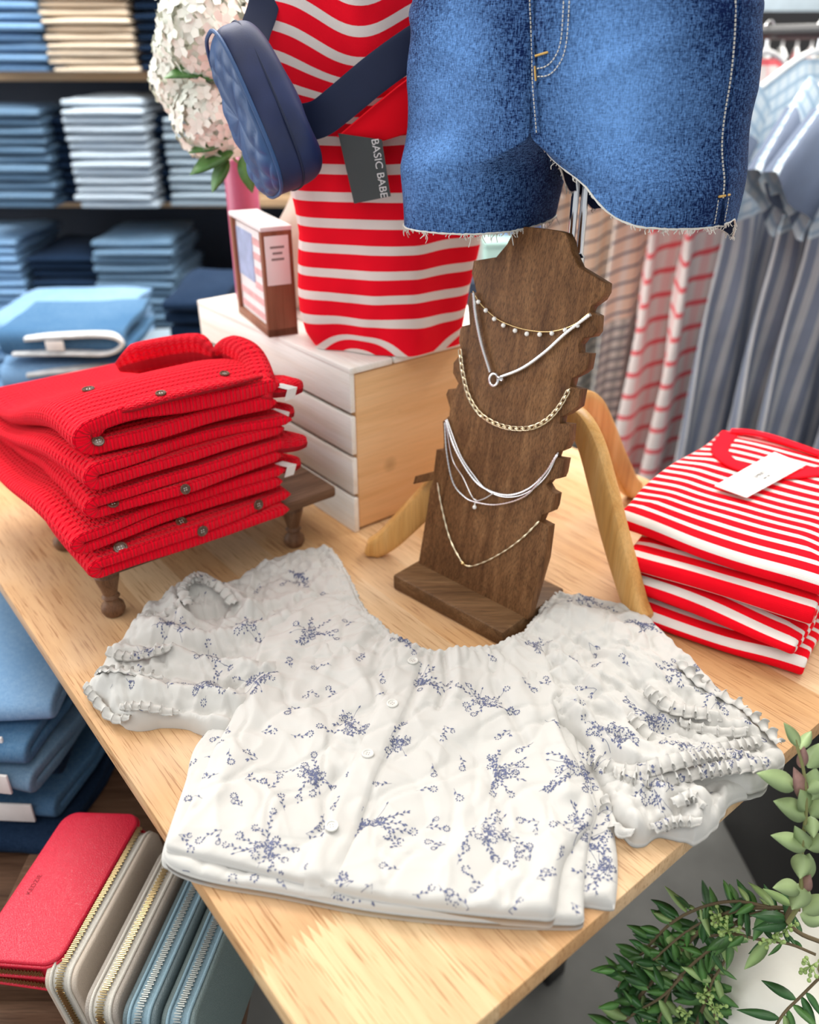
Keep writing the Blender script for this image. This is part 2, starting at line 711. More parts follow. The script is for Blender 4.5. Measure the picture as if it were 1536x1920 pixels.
M['silver'] = m_plain('silver', (0.78, 0.78, 0.79), 0.28, 1.0)
M['zip_silver'] = m_plain('zipper_silver', (0.42, 0.44, 0.42), 0.5, 1.0)
M['gold'] = m_plain('gold', (0.86, 0.62, 0.30), 0.25, 1.0)
M['pale_gold'] = m_plain('pale_gold', (0.90, 0.78, 0.55), 0.28, 1.0)
M['brass'] = m_plain('antique_brass', (0.50, 0.38, 0.20), 0.3, 1.0)
M['pearl'] = m_plain('pearl', (0.88, 0.85, 0.80), 0.2)
M['red_knit'] = m_knit('red_cable_knit', (0.93, 0.002, 0.020))
M['white_label'] = m_plain('white_woven_label', (0.80, 0.76, 0.74), 0.7)
M['horn'] = m_plain('brown_horn_button', (0.11, 0.05, 0.03), 0.2, 0, 0.5, 300)
M['tee'] = m_stripe('red_tee_with_white_stripes', (0.92, 0.004, 0.016), (0.84, 0.78, 0.73), 0.0205, 0.36, 0)
M['tee_plain'] = m_stripe('red_rib_trim', (0.92, 0.006, 0.018), (0.92, 0.006, 0.018), 0.02, 0.3, 0)
M['shirt'] = m_stripe('red_shirt_with_white_stripes', (0.88, 0.006, 0.022), (0.82, 0.72, 0.68), 0.0315, 0.36, 1)
M['paper'] = m_plain('white_card', (0.86, 0.85, 0.83), 0.5, 0, 0.01)
M['ink'] = m_plain('grey_ink', (0.25, 0.23, 0.22), 0.6)
M['black_card'] = m_plain('black_card', (0.045, 0.05, 0.05), 0.35)
M['white_ink'] = m_plain('white_ink', (0.8, 0.78, 0.78), 0.6)
M['cloth'] = m_cloth('white_viscose', (0.56, 0.545, 0.515))
M['print'] = m_plain('slate_blue_print', (0.10, 0.115, 0.21), 0.8, 0, 0.2, 200)
M['button_white'] = m_plain('white_button', (0.66, 0.65, 0.61), 0.25)
M['denim'] = m_denim('indigo_denim', (0.001, 0.008, 0.055), (0.17, 0.37, 0.78), weave=1.0, scale=0.85,
                     fade=[(-0.09, -0.09, 0.52, 0.10, 0.46), (0.08, -0.09, 0.545, 0.105, 0.55), (-0.08, -0.09, 0.62, 0.07, 0.30), (0.06, -0.09, 0.62, 0.08, 0.28)])
M['denim_in'] = m_denim('shaded_denim_inside', (0.002, 0.008, 0.035), (0.03, 0.07, 0.17))  # inner side darkened in the colour to stand for shade within the legs
M['thread'] = m_plain('pale_thread', (0.62, 0.60, 0.55), 0.8)
M['gold_thread'] = m_plain('golden_thread', (0.62, 0.38, 0.10), 0.7)
M['navy'] = m_plain('navy_nylon', (0.006, 0.016, 0.075), 0.55, 0, 0.25, 20, bump=0.1, bs=500)
M['navy_quilt'] = m_plain('blue_quilted_nylon', (0.025, 0.075, 0.20), 0.5, 0, 0.2, 20)
M['navy_web'] = m_plain('navy_webbing', (0.004, 0.011, 0.045), 0.7)
M['black'] = m_plain('black_metal', (0.01, 0.01, 0.012), 0.35)
M['floor'] = m_plain('grey_carpet', (0.16, 0.16, 0.15), 0.9, 0, 0.15, 8, bump=0.3, bs=300)
M['wall'] = m_plain('pale_wall_paint', (0.78, 0.76, 0.72), 0.8, 0, 0.03, 3)
M['wall_dark'] = m_plain('dark_wall_panel', (0.016, 0.03, 0.06), 0.7, 0, 0.2, 4)
M['ceiling'] = m_plain('white_ceiling_paint', (0.85, 0.85, 0.83), 0.8)
M['shelf'] = m_wood('shelf_wood', (0.50, 0.32, 0.18), (0.62, 0.42, 0.25), (0.70, 0.50, 0.32), 'x', 0.6)
M['walnut_box'] = m_wood('red_brown_wood', (0.20, 0.075, 0.04), (0.30, 0.125, 0.07), (0.38, 0.17, 0.10), 'z', 1.0, 0.5, 0.2)
M['white_paint'] = m_plain('white_painted_wood', (0.82, 0.82, 0.82), 0.5)
M['vase'] = m_plain('blush_ceramic', (0.78, 0.64, 0.54), 0.35, 0, 0.05, 8)
M['petal'] = m_plain('ivory_petal', (0.84, 0.85, 0.76), 0.6, 0, 0.1, 14)
M['leaf_dark'] = m_plain('dark_green_leaf', (0.035, 0.12, 0.03), 0.4, 0, 0.4, 30)
M['leaf_mid'] = m_plain('green_leaf', (0.085, 0.22, 0.05), 0.4, 0, 0.35, 30)
M['leaf_pale'] = m_plain('pale_sage_leaf', (0.30, 0.44, 0.16), 0.45, 0, 0.2, 25)
M['stem'] = m_plain('olive_stem', (0.22, 0.22, 0.08), 0.6)
M['twig'] = m_plain('brown_twig', (0.14, 0.10, 0.05), 0.7)
M['berry'] = m_plain('pale_green_seed_pod', (0.36, 0.50, 0.16), 0.4)
M['pumpkin'] = m_plain('white_pumpkin_skin', (0.84, 0.82, 0.74), 0.55, 0, 0.05, 20, bump=0.6, bs=60)
M['mauve'] = m_plain('mauve_wax', (0.50, 0.10, 0.20), 0.4)
M['red_leather'] = m_leather('red_pebbled_leather', (0.72, 0.012, 0.045), 0.38)
M['beige_leather'] = m_leather('beige_leather', (0.66, 0.56, 0.46), 0.38, 700)
M['cream_leather'] = m_leather('cream_leather', (0.74, 0.70, 0.62), 0.35, 700)
M['taupe_leather'] = m_leather('taupe_leather', (0.40, 0.35, 0.30), 0.42)
M['teal_leather'] = m_leather('grey_teal_leather', (0.12, 0.17, 0.185), 0.42)
M['blue_leather'] = m_leather('powder_blue_leather', (0.30, 0.46, 0.55), 0.4, 700)
M['green_leather'] = m_leather('grey_green_leather', (0.17, 0.23, 0.23), 0.42)
# ---------------------------------------------------------------- room shell
def shell(name, lo, hi, mat):
    mb = MB().box([(a + b) / 2 for a, b in zip(lo, hi)], [b - a for a, b in zip(lo, hi)])
    return structure(mk(name, mb, mat, smooth=False))


shell('floor', (-3.4, -1.0, -0.1), (3.4, 4.3, 0.0), M['floor'])
shell('ceiling', (-3.4, -1.0, 3.2), (3.4, 4.3, 3.3), M['ceiling'])
shell('wall_back', (-3.4, 4.2, 0.0), (3.4, 4.3, 3.2), M['wall'])
shell('wall_left', (-3.5, -1.0, 0.0), (-3.4, 4.3, 3.2), M['wall'])
wf = MB()
for z in (0.87, 2.63):
    wf.box((-3.39, 0.9, z), (0.06, 2.72, 0.06), bevel=0.004)
for y in (-0.43, 0.9, 2.23):
    wf.box((-3.39, y, 1.75), (0.06, 0.06, 1.8), bevel=0.004)
structure(mk('added_window_frame', wf, M['wall'], smooth=False))  # made-up frame around the added left fill light
shell('wall_right', (3.4, -1.0, 0.0), (3.5, 4.3, 3.2), M['wall'])

# ---------------------------------------------------------------- display table
TH = math.radians(38.9)
TC = Vector((-0.031, 0.272, 0))
VB = Vector((math.cos(TH), math.sin(TH), 0))
VA = Vector((-math.sin(TH), math.cos(TH), 0))


def TF(b, a, h=0.0):
    return TC + VB * b + VA * a + Vector((0, 0, TZ + h))


TB, TA = 0.90, 1.22
table = thing('display_table', 'long butcher-block wooden display table under the white floral blouse', 'table', (TC.x, TC.y, 0), TH)
mk('tabletop', MB().box((TB / 2, TA / 2, TZ - 0.011), (TB, TA, 0.022), bevel=0.0012), M['table'], table)
for i, (b, a) in enumerate([(0.30, 0.32), (TB - 0.28, 0.32), (0.30, TA - 0.2), (TB - 0.28, TA - 0.2)]):
    mk('leg', MB().box((b, a, (TZ - 0.06) / 2), (0.045, 0.045, TZ - 0.06), bevel=0.003), M['black'], table)
rl = MB()
for b in (0.30, TB - 0.28):
    rl.box((b, 0.67, TZ - 0.041), (0.045, 0.745, 0.038), bevel=0.002)
for a in (0.32, TA - 0.2):
    rl.box((0.46, a, TZ - 0.041), (0.275, 0.045, 0.038), bevel=0.002)
mk('apron_frame', rl, M['black'], table)

# ---------------------------------------------------------------- crate
CB, CA, CHH = 0.31, 0.43, 0.238
CK = TF(0.441, 0.613)
crate = thing('wooden_crate', 'upturned wooden crate with whitewashed side slats and a knotty pine end', 'crate', CK, TH)
mk('end_panel', MB().box((CB / 2, 0.007, CHH / 2), (CB - 0.004, 0.014, CHH - 0.008), bevel=0.0015), M['pine'], crate)
mk('end_panel', MB().box((CB / 2, CA - 0.007, CHH / 2), (CB - 0.004, 0.014, CHH - 0.008), bevel=0.0015), M['pine'], crate)
sl = (CHH - 3 * 0.006) / 4
for side in (0, 1):
    for k in range(4):
        z = sl / 2 + k * (sl + 0.006)
        mk('slat', MB().box((-0.004 if side == 0 else CB + 0.004, CA / 2 - 0.001, z), (0.008, CA + 0.002, sl), bevel=0.0015), M['whitewash'], crate)
for k, (x0, x1) in enumerate([(-0.008, 0.062), (0.0655, 0.19), (0.1935, CB + 0.008)]):
    mk('slat', MB().box(((x0 + x1) / 2, CA / 2 - 0.001, CHH + 0.003), (x1 - x0, CA + 0.004, 0.009), bevel=0.0015), M['whitewash'], crate)
CTOP = CHH + 0.0075

# ---------------------------------------------------------------- low bench on the left
bench = thing('low_wooden_bench', 'low brown wooden bench beneath the table edge, holding the wallets', 'bench', (-0.76, 0.74, 0))
BZ = TZ - 0.36
mk('bench_top', MB().box((0, 0, BZ - 0.015), (1.14, 1.06, 0.03), bevel=0.003), M['riser'], bench)
for sx in (-0.52, 0.52):
    for sy in (-0.48, 0.48):
        mk('leg', MB().box((sx, sy, (BZ - 0.03) / 2), (0.05, 0.05, BZ - 0.03), bevel=0.003), M['riser'], bench)
# ---------------------------------------------------------------- necklace stand
BW = Vector((0.73, -0.69, 0)).normalized()
BP0 = Vector((0.080, 0.842, TZ + 0.020))
BUP = Vector((0.0555, 0.058, 0.413)).normalized()
BN = BW.cross(BUP).normalized()
if BN.y > 0:
    BN = -BN


def BPX(px, py, off=0.0):
    return PP(px, py, BP0 + BN * off, BN)


stand = thing('necklace_stand', 'dark walnut notched necklace display stand on a flat base', 'jewellery stand', (0.08, 0.842, TZ))
out = [(965, 429), (984, 425), (1010, 427), (1045, 432), (1060, 437), (1067, 450), (1072, 474), (1084, 500), (1112, 517), (1135, 531),
       (1134, 548), (1126, 562), (1108, 575), (1104, 584), (1120, 592), (1118, 622), (1111, 631), (1094, 634), (1085, 647), (1085, 661),
       (1105, 663), (1100, 692), (1090, 701), (1072, 710), (1068, 725), (1089, 730), (1083, 763), (1063, 777), (1051, 782), (1049, 794),
       (1068, 796), (1066, 826), (1058, 843), (1043, 849), (1040, 858), (1058, 861), (1053, 888), (1049, 897), (1030, 901), (1023, 909),
       (1030, 921), (1041, 927), (1037, 950), (1033, 959), (1016, 966), (1011, 978), (1028, 987), (1020, 1050), (988, 1162),
       (783, 1064), (800, 960), (806, 916), (812, 900), (774, 908), (778, 893), (813, 884), (818, 843), (831, 845), (832, 830), (830, 790), (842, 780), (843, 765),
       (836, 740), (840, 730), (855, 728), (859, 719), (849, 700), (850, 680), (862, 665), (864, 655), (860, 640), (862, 620), (866, 612), (880, 608),
       (879, 590), (877, 570), (881, 549), (893, 548), (889, 530), (884, 512), (888, 489), (930, 482), (950, 458)]
pts = [BPX(x, y) for x, y in out]
pts = [p + BUP * 0 for p in pts]
mk('notched_board', MB().prism(pts, -BN * 0.015, 0.0012), M['walnut'], stand, world=True, angle=50)
# base block
BB = BW.cross(Vector((0, 0, 1))).normalized()
if BB.y < 0:
    BB = -BB
bc = (P(740, 1105) + P(937, 1212)) / 2
bm4 = frame_matrix(bc + BB * 0.062 + Vector((0, 0, 0.0105)), BW, BB, Vector((0, 0, 1)))
mk('base', MB().box((0.0, 0, 0), (0.176, 0.124, 0.021), bm4, 0.003), M['walnut_flat'], stand, world=True)
# slot lip lines on the base
mk('back_brace', MB().box((0, 0.045, 0.032), (0.10, 0.016, 0.045), bm4, 0.002), M['walnut'], stand, world=True)


def chain_pts(px, off=0.003, step=0.0012, n=10):
    c = smooth_curve([BPX(x, y, off) for x, y in px], n)
    return resample(c, step)


def cable(pts, r, mb, seg=6, m=0):
    mb.tube(pts, r, seg, m=m)


def sphere(c, r, mb, m=0, seg=10, sc=(1, 1, 1)):
    prof = [(max(1e-5, r * math.sin(math.pi * k / 6)), -r * math.cos(math.pi * k / 6)) for k in range(7)]
    o = len(mb.v)
    mb.lathe(prof, c, seg, m)


def ell_link(c, t, n, L, W, r, mb, m=0):
    s = t.cross(n).normalized()
    ring = []
    for k in range(16):
        q = 2 * math.pi * k / 16
        a, b = math.cos(q), math.sin(q)
        ring.append(c + t * (math.copysign(abs(a) ** 0.6, a) * L / 2) + s * (math.copysign(abs(b) ** 0.6, b) * W / 2))
    mb.tube(ring, r, 6, True, m)


# 1 fine gold chain with pearl drops
nk = thing('beaded_necklace', 'fine gold chain necklace with tiny white bead drops, highest on the stand', 'necklace', BPX(980, 620))
c1 = chain_pts([(887, 546), (900, 568), (922, 590), (945, 605), (985, 618), (1030, 622), (1072, 611), (1104, 588)])
mb = MB()
cable(c1, 0.00055, mb)
mk('chain', mb, M['gold'], nk, world=True)
for (x, y) in [(897, 566), (911, 582), (927, 598), (944, 610), (966, 620), (988, 626), (1012, 627), (1035, 625), (1060, 619), (1083, 610)]:
    mb = MB()
    sphere(BPX(x, y, 0.0035), 0.0026, mb)
    mk('bead', mb, M['pearl'], nk, world=True)
# 2 thick silver chain with a ring clasp
nk = thing('ring_clasp_necklace', 'thick silver chain necklace hanging in a V with a ring clasp', 'necklace', BPX(925, 711))
mb = MB()
for seg in ([(888, 549), (892, 590), (903, 645), (919, 698)], [(936, 708), (980, 690), (1022, 660), (1062, 624), (1107, 590)]):
    c = chain_pts(seg, 0.0045, 0.0014)
    rr = [0.0016 + 0.00045 * (k % 2) for k in range(len(c))]
    mb.tube(c, rr, 8)
mk('chain', mb, M['silver'], nk, world=True)
mb = MB()
cc = BPX(926, 712, 0.005)
ring = [cc + BW * (0.0058 * math.cos(q)) + BUP * (0.0068 * math.sin(q)) for q in [2 * math.pi * k / 24 for k in range(24)]]
mb.tube(ring, 0.0016, 8, True)
mk('ring_clasp', mb, M['silver'], nk, world=True)
mb = MB()
cc = BPX(938, 710, 0.007)
ring = [cc + BW * (0.004 * math.cos(q)) + BN * (0.003 * math.sin(q)) + BUP * (0.002 * math.sin(q)) for q in [2 * math.pi * k / 16 for k in range(16)]]
mb.tube(ring, 0.0011, 6, True)
mk('jump_ring', mb, M['silver'], nk, world=True)
# 3 paperclip chain
nk = thing('paperclip_necklace', 'pale gold paperclip-link chain necklace across the middle of the stand', 'necklace', BPX(980, 802))
c = resample(smooth_curve([BPX(x, y, 0.0035) for x, y in [(863, 662), (868, 700), (880, 745), (905, 780), (945, 800), (990, 803), (1022, 790), (1047, 765), (1070, 726)]], 10), 0.0042)
for i in range(len(c) - 1):
    if i % 2 == 0:
        t = (c[min(i + 1, len(c) - 1)] - c[max(i - 1, 0)]).normalized()
        mb = MB()
        ell_link(c[i], t, BN, 0.0092, 0.0042, 0.00075, mb)
        mk('link', mb, M['pale_gold'], nk, world=True)
mb = MB()
for i in range(1, len(c) - 1, 2):
    t = (c[i + 1] - c[i - 1]).normalized()
    ell_link(c[i], t, (BN + BW * 0.2).cross(t).normalized(), 0.0048, 0.0026, 0.0007, mb)
mk('connector_links', mb, M['pale_gold'], nk, world=True)
# 4 layered strands
nk = thing('layered_necklace', 'layered silver necklace of several thin strands with a small drop', 'necklace', BPX(905, 930))
SD = [([(836, 788), (852, 838), (882, 890), (908, 915), (950, 928), (990, 917), (1022, 888), (1046, 850)], 0.0011, 0.0018),
      ([(834, 792), (838, 850), (850, 905), (872, 932), (895, 942), (935, 946), (985, 930), (1020, 890), (1046, 853)], 0.0009, 0.0022),
      ([(838, 786), (862, 850), (890, 893), (915, 920), (950, 932), (988, 924), (1024, 893), (1047, 848)], 0.0007, 0.0011),
      ([(836, 794), (848, 860), (868, 895), (888, 935), (905, 936), (925, 925)], 0.0006, 0.0011)]
for k, (px, r, st) in enumerate(SD):
    c = chain_pts(px, 0.003 + 0.0012 * (k % 2), st)
    rr = [r * (1 + (0.35 if j % 2 else -0.1)) for j in range(len(c))]
    mb = MB()
    mb.tube(c, rr, 7)
    mk('strand', mb, M['silver'], nk, world=True)
mb = MB()
sphere(BPX(890, 951, 0.004), 0.0026, mb)
mb.tube([BPX(892, 936, 0.004), BPX(890, 948, 0.004)], 0.0008, 6)
mk('drop', mb, M['pearl'], nk, world=True)
# 5 fine pale gold chain
nk = thing('bar_necklace', 'fine pale gold bead necklace in a V, lowest on the stand', 'necklace', BPX(875, 1060))
c = chain_pts([(820, 905), (828, 950), (842, 1005), (858, 1040), (875, 1061), (905, 1055), (945, 1034), (980, 1008), (1011, 977)], 0.003, 0.003, 8)
mb = MB()
rr = [0.0007 + 0.0006 * (1 if (j // 2) % 2 else 0) for j in range(len(c))]
mb.tube(c, rr, 7)
mk('chain', mb, M['pale_gold'], nk, world=True)
mb = MB()
sphere(BPX(868, 1056, 0.004), 0.0028, mb)
mk('gold_bead', mb, M['gold'], nk, world=True)
# ---------------------------------------------------------------- folded garments
def serp(n, L, p, jit=0.0, seed=0, nl=26, nt=8):
    """serpentine path (x, z): n layers of length L and pitch p, first end at far side, bends at x=0 and x=L"""
    rng = random.Random(seed)
    pts = []
    ends0 = [rng.uniform(0, jit) for _ in range(n + 1)]
    ends1 = [L - rng.uniform(0, jit) for _ in range(n + 1)]
    for k in range(n):
        z = p * (k + 0.5)
        xa, xb = (ends1[k], ends0[k]) if k % 2 == 0 else (ends0[k - 1], ends1[k])
        a, b = xa, xb
        for i in range(nl):
            t = i / (nl - 1)
            pts.append((a + (b - a) * t, z))
        if k < n - 1:
            c = (b, z + p / 2)
            sgn = -1 if k % 2 == 0 else 1
            for i in range(1, nt):
                q = math.pi * i / nt
                pts.append((c[0] + sgn * math.sin(q) * p / 2, c[1] - math.cos(q) * p / 2))
            if k % 2 == 0:
                ends0[k] = b
    return pts


def fold_mb(path, th, W, nw=24, deform=None, u0=0.0, mb=None, m=0, rnd=0.004):
    """a ribbon of thickness th following path (x,z), W wide along y"""
    path = np.array(path, float)
    d = np.gradient(path, axis=0)
    d /= np.linalg.norm(d, axis=1)[:, None] + 1e-9
    nrm = np.stack([-d[:, 1], d[:, 0]], 1)
    s = np.concatenate([[0], np.cumsum(np.linalg.norm(np.diff(path, axis=0), axis=1))]) + u0
    N = len(path)
    h = th / 2
    # rounded tips
    tip = np.minimum(1, np.sqrt(np.clip(1 - (1 - np.minimum(s - s[0], s[-1] - s) / (h * 1.2)).clip(0, 1) ** 2, 0.05, 1)))
    ys = np.concatenate([[0, 0.0006, 0.002], np.linspace(rnd, W - rnd, nw), [W - 0.002, W - 0.0006, W]])
    sc = np.concatenate([[0.45, 0.75, 0.93], np.ones(nw), [0.93, 0.75, 0.45]])
    V, UV = [], []
    for y, k in zip(ys, sc):
        A = path + nrm * (h * k * tip)[:, None]
        B = path - nrm * (h * k * tip)[:, None]
        loop = np.concatenate([A, B[::-1]])
        V.append(np.stack([loop[:, 0], np.full(2 * N, y), loop[:, 1]], 1))
        UV.append(np.stack([np.concatenate([s, s[::-1]]), np.full(2 * N, y)], 1))
    V = np.concatenate(V)
    UV = np.concatenate(UV)
    if deform is not None:
        V = deform(V, UV)
    K = 2 * N
    R = len(ys)
    fs = []
    for j in range(R - 1):
        for i in range(K):
            l = (i + 1) % K
            fs.append([j * K + i, (j + 1) * K + i, (j + 1) * K + l, j * K + l])
    for i in range(N - 1):
        a, b, c, e = i, i + 1, K - 2 - i, K - 1 - i
        fs.append([a, b, c, e])
        o = (R - 1) * K
        fs.append([o + a, o + e, o + c, o + b])
    mb = mb or MB()
    return mb.add(V.tolist(), fs, [tuple(q) for q in UV], m)


def cloth_deform(seed, amp=0.004, freq=9.0, flat0=True, H=0.03, W=0.3, round_c=0.0, L=0.3, sag=0.0):
    def f(V, UV):
        x, y, z = V[:, 0].copy(), V[:, 1].copy(), V[:, 2].copy()
        zz = z / max(H, 1e-6)
        n1 = vnoise(x * freq, y * freq, UV[:, 0] * 1.3 + seed, seed)
        n2 = vnoise(x * freq * 0.8, y * freq, UV[:, 0] * 3 + seed, seed + 7)
        n3 = vnoise(y * freq * 1.2, UV[:, 0] * 6, seed * 1.7, seed + 13)
        V = V.copy()
        V[:, 2] = z + amp * n1 * np.clip(zz, 0.0, 1.2)
        V[:, 0] = x + amp * 1.2 * n3
        V[:, 1] = y + amp * 1.6 * n2 + 0.6 * amp * vnoise(UV[:, 0] * 14, seed * 1.0, 0, seed + 3)
        if sag:
            e = np.maximum(np.abs(x / L - 0.5), np.abs(y / W - 0.5)) * 2
            V[:, 2] -= sag * zz * sstep(0.6, 1.05, e)
        return V
    return f


# ---------------------------------------------------------------- dark riser with turned legs
RB, RA, RH = 0.060, 0.605, 0.088
RP = TF(RB, RA)
riser = thing('wooden_riser', 'small dark wooden riser with turned legs under the red cardigans', 'riser', RP, TH)
mk('top_board', MB().box((0.178, 0.13, RH - 0.008), (0.325, 0.26, 0.016), bevel=0.004), M['riser'], riser)
mk('apron', MB().box((0.17, 0.13, RH - 0.021), (0.27, 0.20, 0.014), bevel=0.002), M['riser'], riser)
prof = [(0.004, 0), (0.0115, 0.002), (0.0145, 0.008), (0.0135, 0.015), (0.009, 0.020), (0.0082, 0.024), (0.011, 0.027), (0.0085, 0.031),
        (0.0105, 0.040), (0.014, 0.052), (0.015, 0.058), (0.0125, 0.063), (0.0175, 0.067), (0.0175, RH - 0.016)]
for (b, a) in [(0.030, 0.032), (0.288, 0.032), (0.036, 0.225), (0.288, 0.225)]:
    mk('turned_leg', MB().lathe(prof, (b, a, 0), 20), M['leg_wood'], riser)

# ---------------------------------------------------------------- red cardigans
CL, CW = 0.245, 0.40


def root_matrix(o):
    while o.parent:
        o = o.parent
    return Matrix.Translation(o.location) @ o.rotation_euler.to_matrix().to_4x4()


def cam_hit(px, py, objs, down=None):
    """first surface point met by the line of sight (or straight down from a point)"""
    best = (None, None, None)
    bd = 1e9
    for o in objs:
        if o.name not in BV:
            mw = root_matrix(o)
            BV[o.name] = BVHTree.FromPolygons([mw @ v.co for v in o.data.vertices], [p.vertices[:] for p in o.data.polygons])
        if down is None:
            s, d = Vector((0, 0, CAMH)), ray(px, py).normalized()
        else:
            s, d = Vector((down.x, down.y, TZ + 0.6)), Vector((0, 0, -1))
        h = BV[o.name].ray_cast(s, d)
        if h[0] is not None and h[3] < bd:
            bd = h[3]
            n = h[1] if h[1].dot(d) < 0 else -h[1]
            best = (h[0], n, o.parent.name)
    return best


BV = {}


def button_mb(c, n, r, th=0.0022, up=Vector((0, 0, 1))):
    mb = MB()
    n = n.normalized()
    x = n.cross(up)
    if x.length < 1e-3:
        x = n.cross(Vector((1, 0, 0)))
    x.normalize()
    y = n.cross(x)
    fm = frame_matrix(Vector(c), x, y, n)
    mb.lathe([(0.0001, 0), (r * 0.92, 0), (r, th * 0.3), (r, th * 0.75), (r * 0.9, th), (r * 0.72, th * 0.95), (r * 0.62, th * 0.55), (0.0001, th * 0.5)], (0, 0, 0), 24, 0, None, fm)
    for sx in (-1, 1):
        for sy in (-1, 1):
            cc = fm @ Vector((sx * r * 0.2, sy * r * 0.2, th * 0.52))
            mb.lathe([(0.0001, 0), (r * 0.10, 0), (r * 0.10, th * 0.06), (0.0001, th * 0.06)], (0, 0, 0), 8, 1, None, frame_matrix(cc, x, y, n))
    return mb


cards = []
zc = RH
specs = [(0.0155, 4, 0.062, 0.588, 0.262, -0.6, 101), (0.0085, 4, 0.060, 0.585, 0.255, 0.8, 102), (0.009, 4, 0.058, 0.589, 0.262, 1.5, 103),
         (0.0085, 4, 0.062, 0.584, 0.258, -1.0, 104), (0.012, 4, 0.070, 0.590, 0.25, 1.0, 105)]
specs = [(0.0180, 2, 0.066, 0.582, 0.262, -0.8, 101), (0.0175, 2, 0.062, 0.586, 0.262, 1.8, 102), (0.0175, 2, 0.070, 0.590, 0.256, -1.2, 103),
         (0.0175, 2, 0.074, 0.584, 0.252, 1.6, 104), (0.0230, 2, 0.082, 0.588, 0.240, 0.2, 105)]
lab = ['red cable-knit cardigan on the dark riser, lowest of the stack', 'red cable-knit cardigan, second from the bottom of the stack on the riser',
       'red cable-knit cardigan in the middle of the stack on the riser', 'red cable-knit cardigan, second from the top of the stack on the riser',
       'red cable-knit cardigan with an open rolled fold, topmost of its stack']
for k, (pit, n, b0, a0, L, rot, sd) in enumerate(specs):
    H = pit * n
    r = thing('knit_cardigan', lab[k], 'cardigan', TF(b0, a0, zc), TH + math.radians(rot), 'red cardigans stacked on the riser')
    path = serp(n, L, pit, 0.014, sd, 30, 10)
    path = [(x, z) for x, z in path]
    df0 = cloth_deform(sd, 0.0050, 9, H=H, W=CW, L=L, sag=0.006)

    def df(V, UV, df0=df0, base=zc - RH, open_=(k == 4)):
        V = df0(V, UV)
        V[:, 2] -= 0.42 * (base + V[:, 2]) * sstep(0.06, 0.34, V[:, 1])
        if open_:
            V[:, 2] += 0.010 * sstep(0.03, 0.0, np.abs(V[:, 1])) * np.exp(-((V[:, 0] - 0.05) / 0.05) ** 2) * (V[:, 2] > 0.02)
        return V
    mk('folded_body', fold_mb(path, pit * 0.90, CW, 44, df), M['red_knit'], r, angle=80)
    cards.append((r, zc, H, b0, a0, L))
    zc += H * 0.985
# raised collar roll and rib band lying on the topmost cardigan
top = cards[-1][0]
zt = zc
roll = smooth_curve([P(x, y, h) for x, y, h in [(222, 688, .245), (262, 672, .256), (320, 660, .262), (372, 655, .266), (402, 668, .262)]], 8)
mb = MB()
up = Vector((0, 0, 1))


def knit_sweep(path, w, h, rot=0.0):
    mb = MB()
    N = len(path)
    K = 14
    vs, uv = [], []
    s = 0
    for i, p in enumerate(path):
        t = (path[min(i + 1, N - 1)] - path[max(i - 1, 0)]).normalized()
        if i:
            s += (path[i] - path[i - 1]).length
        sd = t.cross(up).normalized()
        u2 = sd.cross(t)
        e = min(1, 0.35 + 3 * min(i, N - 1 - i) / N)
        for k in range(K):
            q = 2 * math.pi * k / K + rot
            c, sn = math.cos(q), math.sin(q)
            c = math.copysign(abs(c) ** 0.6, c)
            sn = math.copysign(abs(sn) ** 0.6, sn)
            vs.append(p + sd * (c * w / 2 * e) + u2 * (sn * h / 2 * e))
            uv.append((k * (w + h) / 7, s))
    fs = [[i * K + k, i * K + (k + 1) % K, (i + 1) * K + (k + 1) % K, (i + 1) * K + k] for i in range(N - 1) for k in range(K)]
    fs += [list(range(K))[::-1], [(N - 1) * K + k for k in range(K)]]
    return mb.add(vs, fs, uv)


mk('collar_roll', knit_sweep(roll, 0.024, 0.040), M['red_knit'], top, world=True, angle=80)
cuff = smooth_curve([P(x, y, h) for x, y, h in [(400, 665, .262), (430, 655, .268), (462, 668, .266), (478, 690, .258), (490, 722, .250), (500, 752, .240)]], 8)
mk('sleeve_fold', knit_sweep(cuff, 0.036, 0.034), M['red_knit'], top, world=True, angle=80)
# front edge band on top cardigan
band = smooth_curve([TF(0.115, 0.60, zt - 0.004), TF(0.16, 0.594, zt + 0.001), TF(0.22, 0.592, zt + 0.002), TF(0.30, 0.60, zt - 0.004)], 8)
mk('button_band', knit_sweep(band, 0.022, 0.009), M['red_knit'], top, world=True, angle=80)
# sleeves poking out at the far right of the stack
for k, (h, aa, ln) in enumerate([(0.055, 0.615, 0.03), (0.10, 0.60, 0.035), (0.135, 0.622, 0.03), (0.165, 0.61, 0.045)]):
    c = cards[min(4, 1 + k)][0]
    z = cards[min(4, 1 + k)][1] + 0.018
    pth = smooth_curve([TF(0.29, aa + 0.03, z), TF(0.315, aa + 0.012, z), TF(0.318 + ln * 0.5, aa + 0.006, z - 0.002), TF(0.315 + ln, aa + 0.012, z - 0.003)], 6)
    mk('sleeve_fold', knit_sweep(pth, 0.045, 0.02), M['red_knit'], c, world=True, angle=80)
    mb = MB()
    mb.sweep([TF(0.305 + ln * 0.3, aa - 0.012, z + 0.009), TF(0.318 + ln * 0.4, aa - 0.018, z + 0.002), TF(0.314 + ln * 0.4, aa - 0.016, z - 0.012)], VB, VA, 0.014, 0.0012)
    if k in (0, 2, 3):
        mk('white_size_label', mb, M['white_label'], c, world=True)
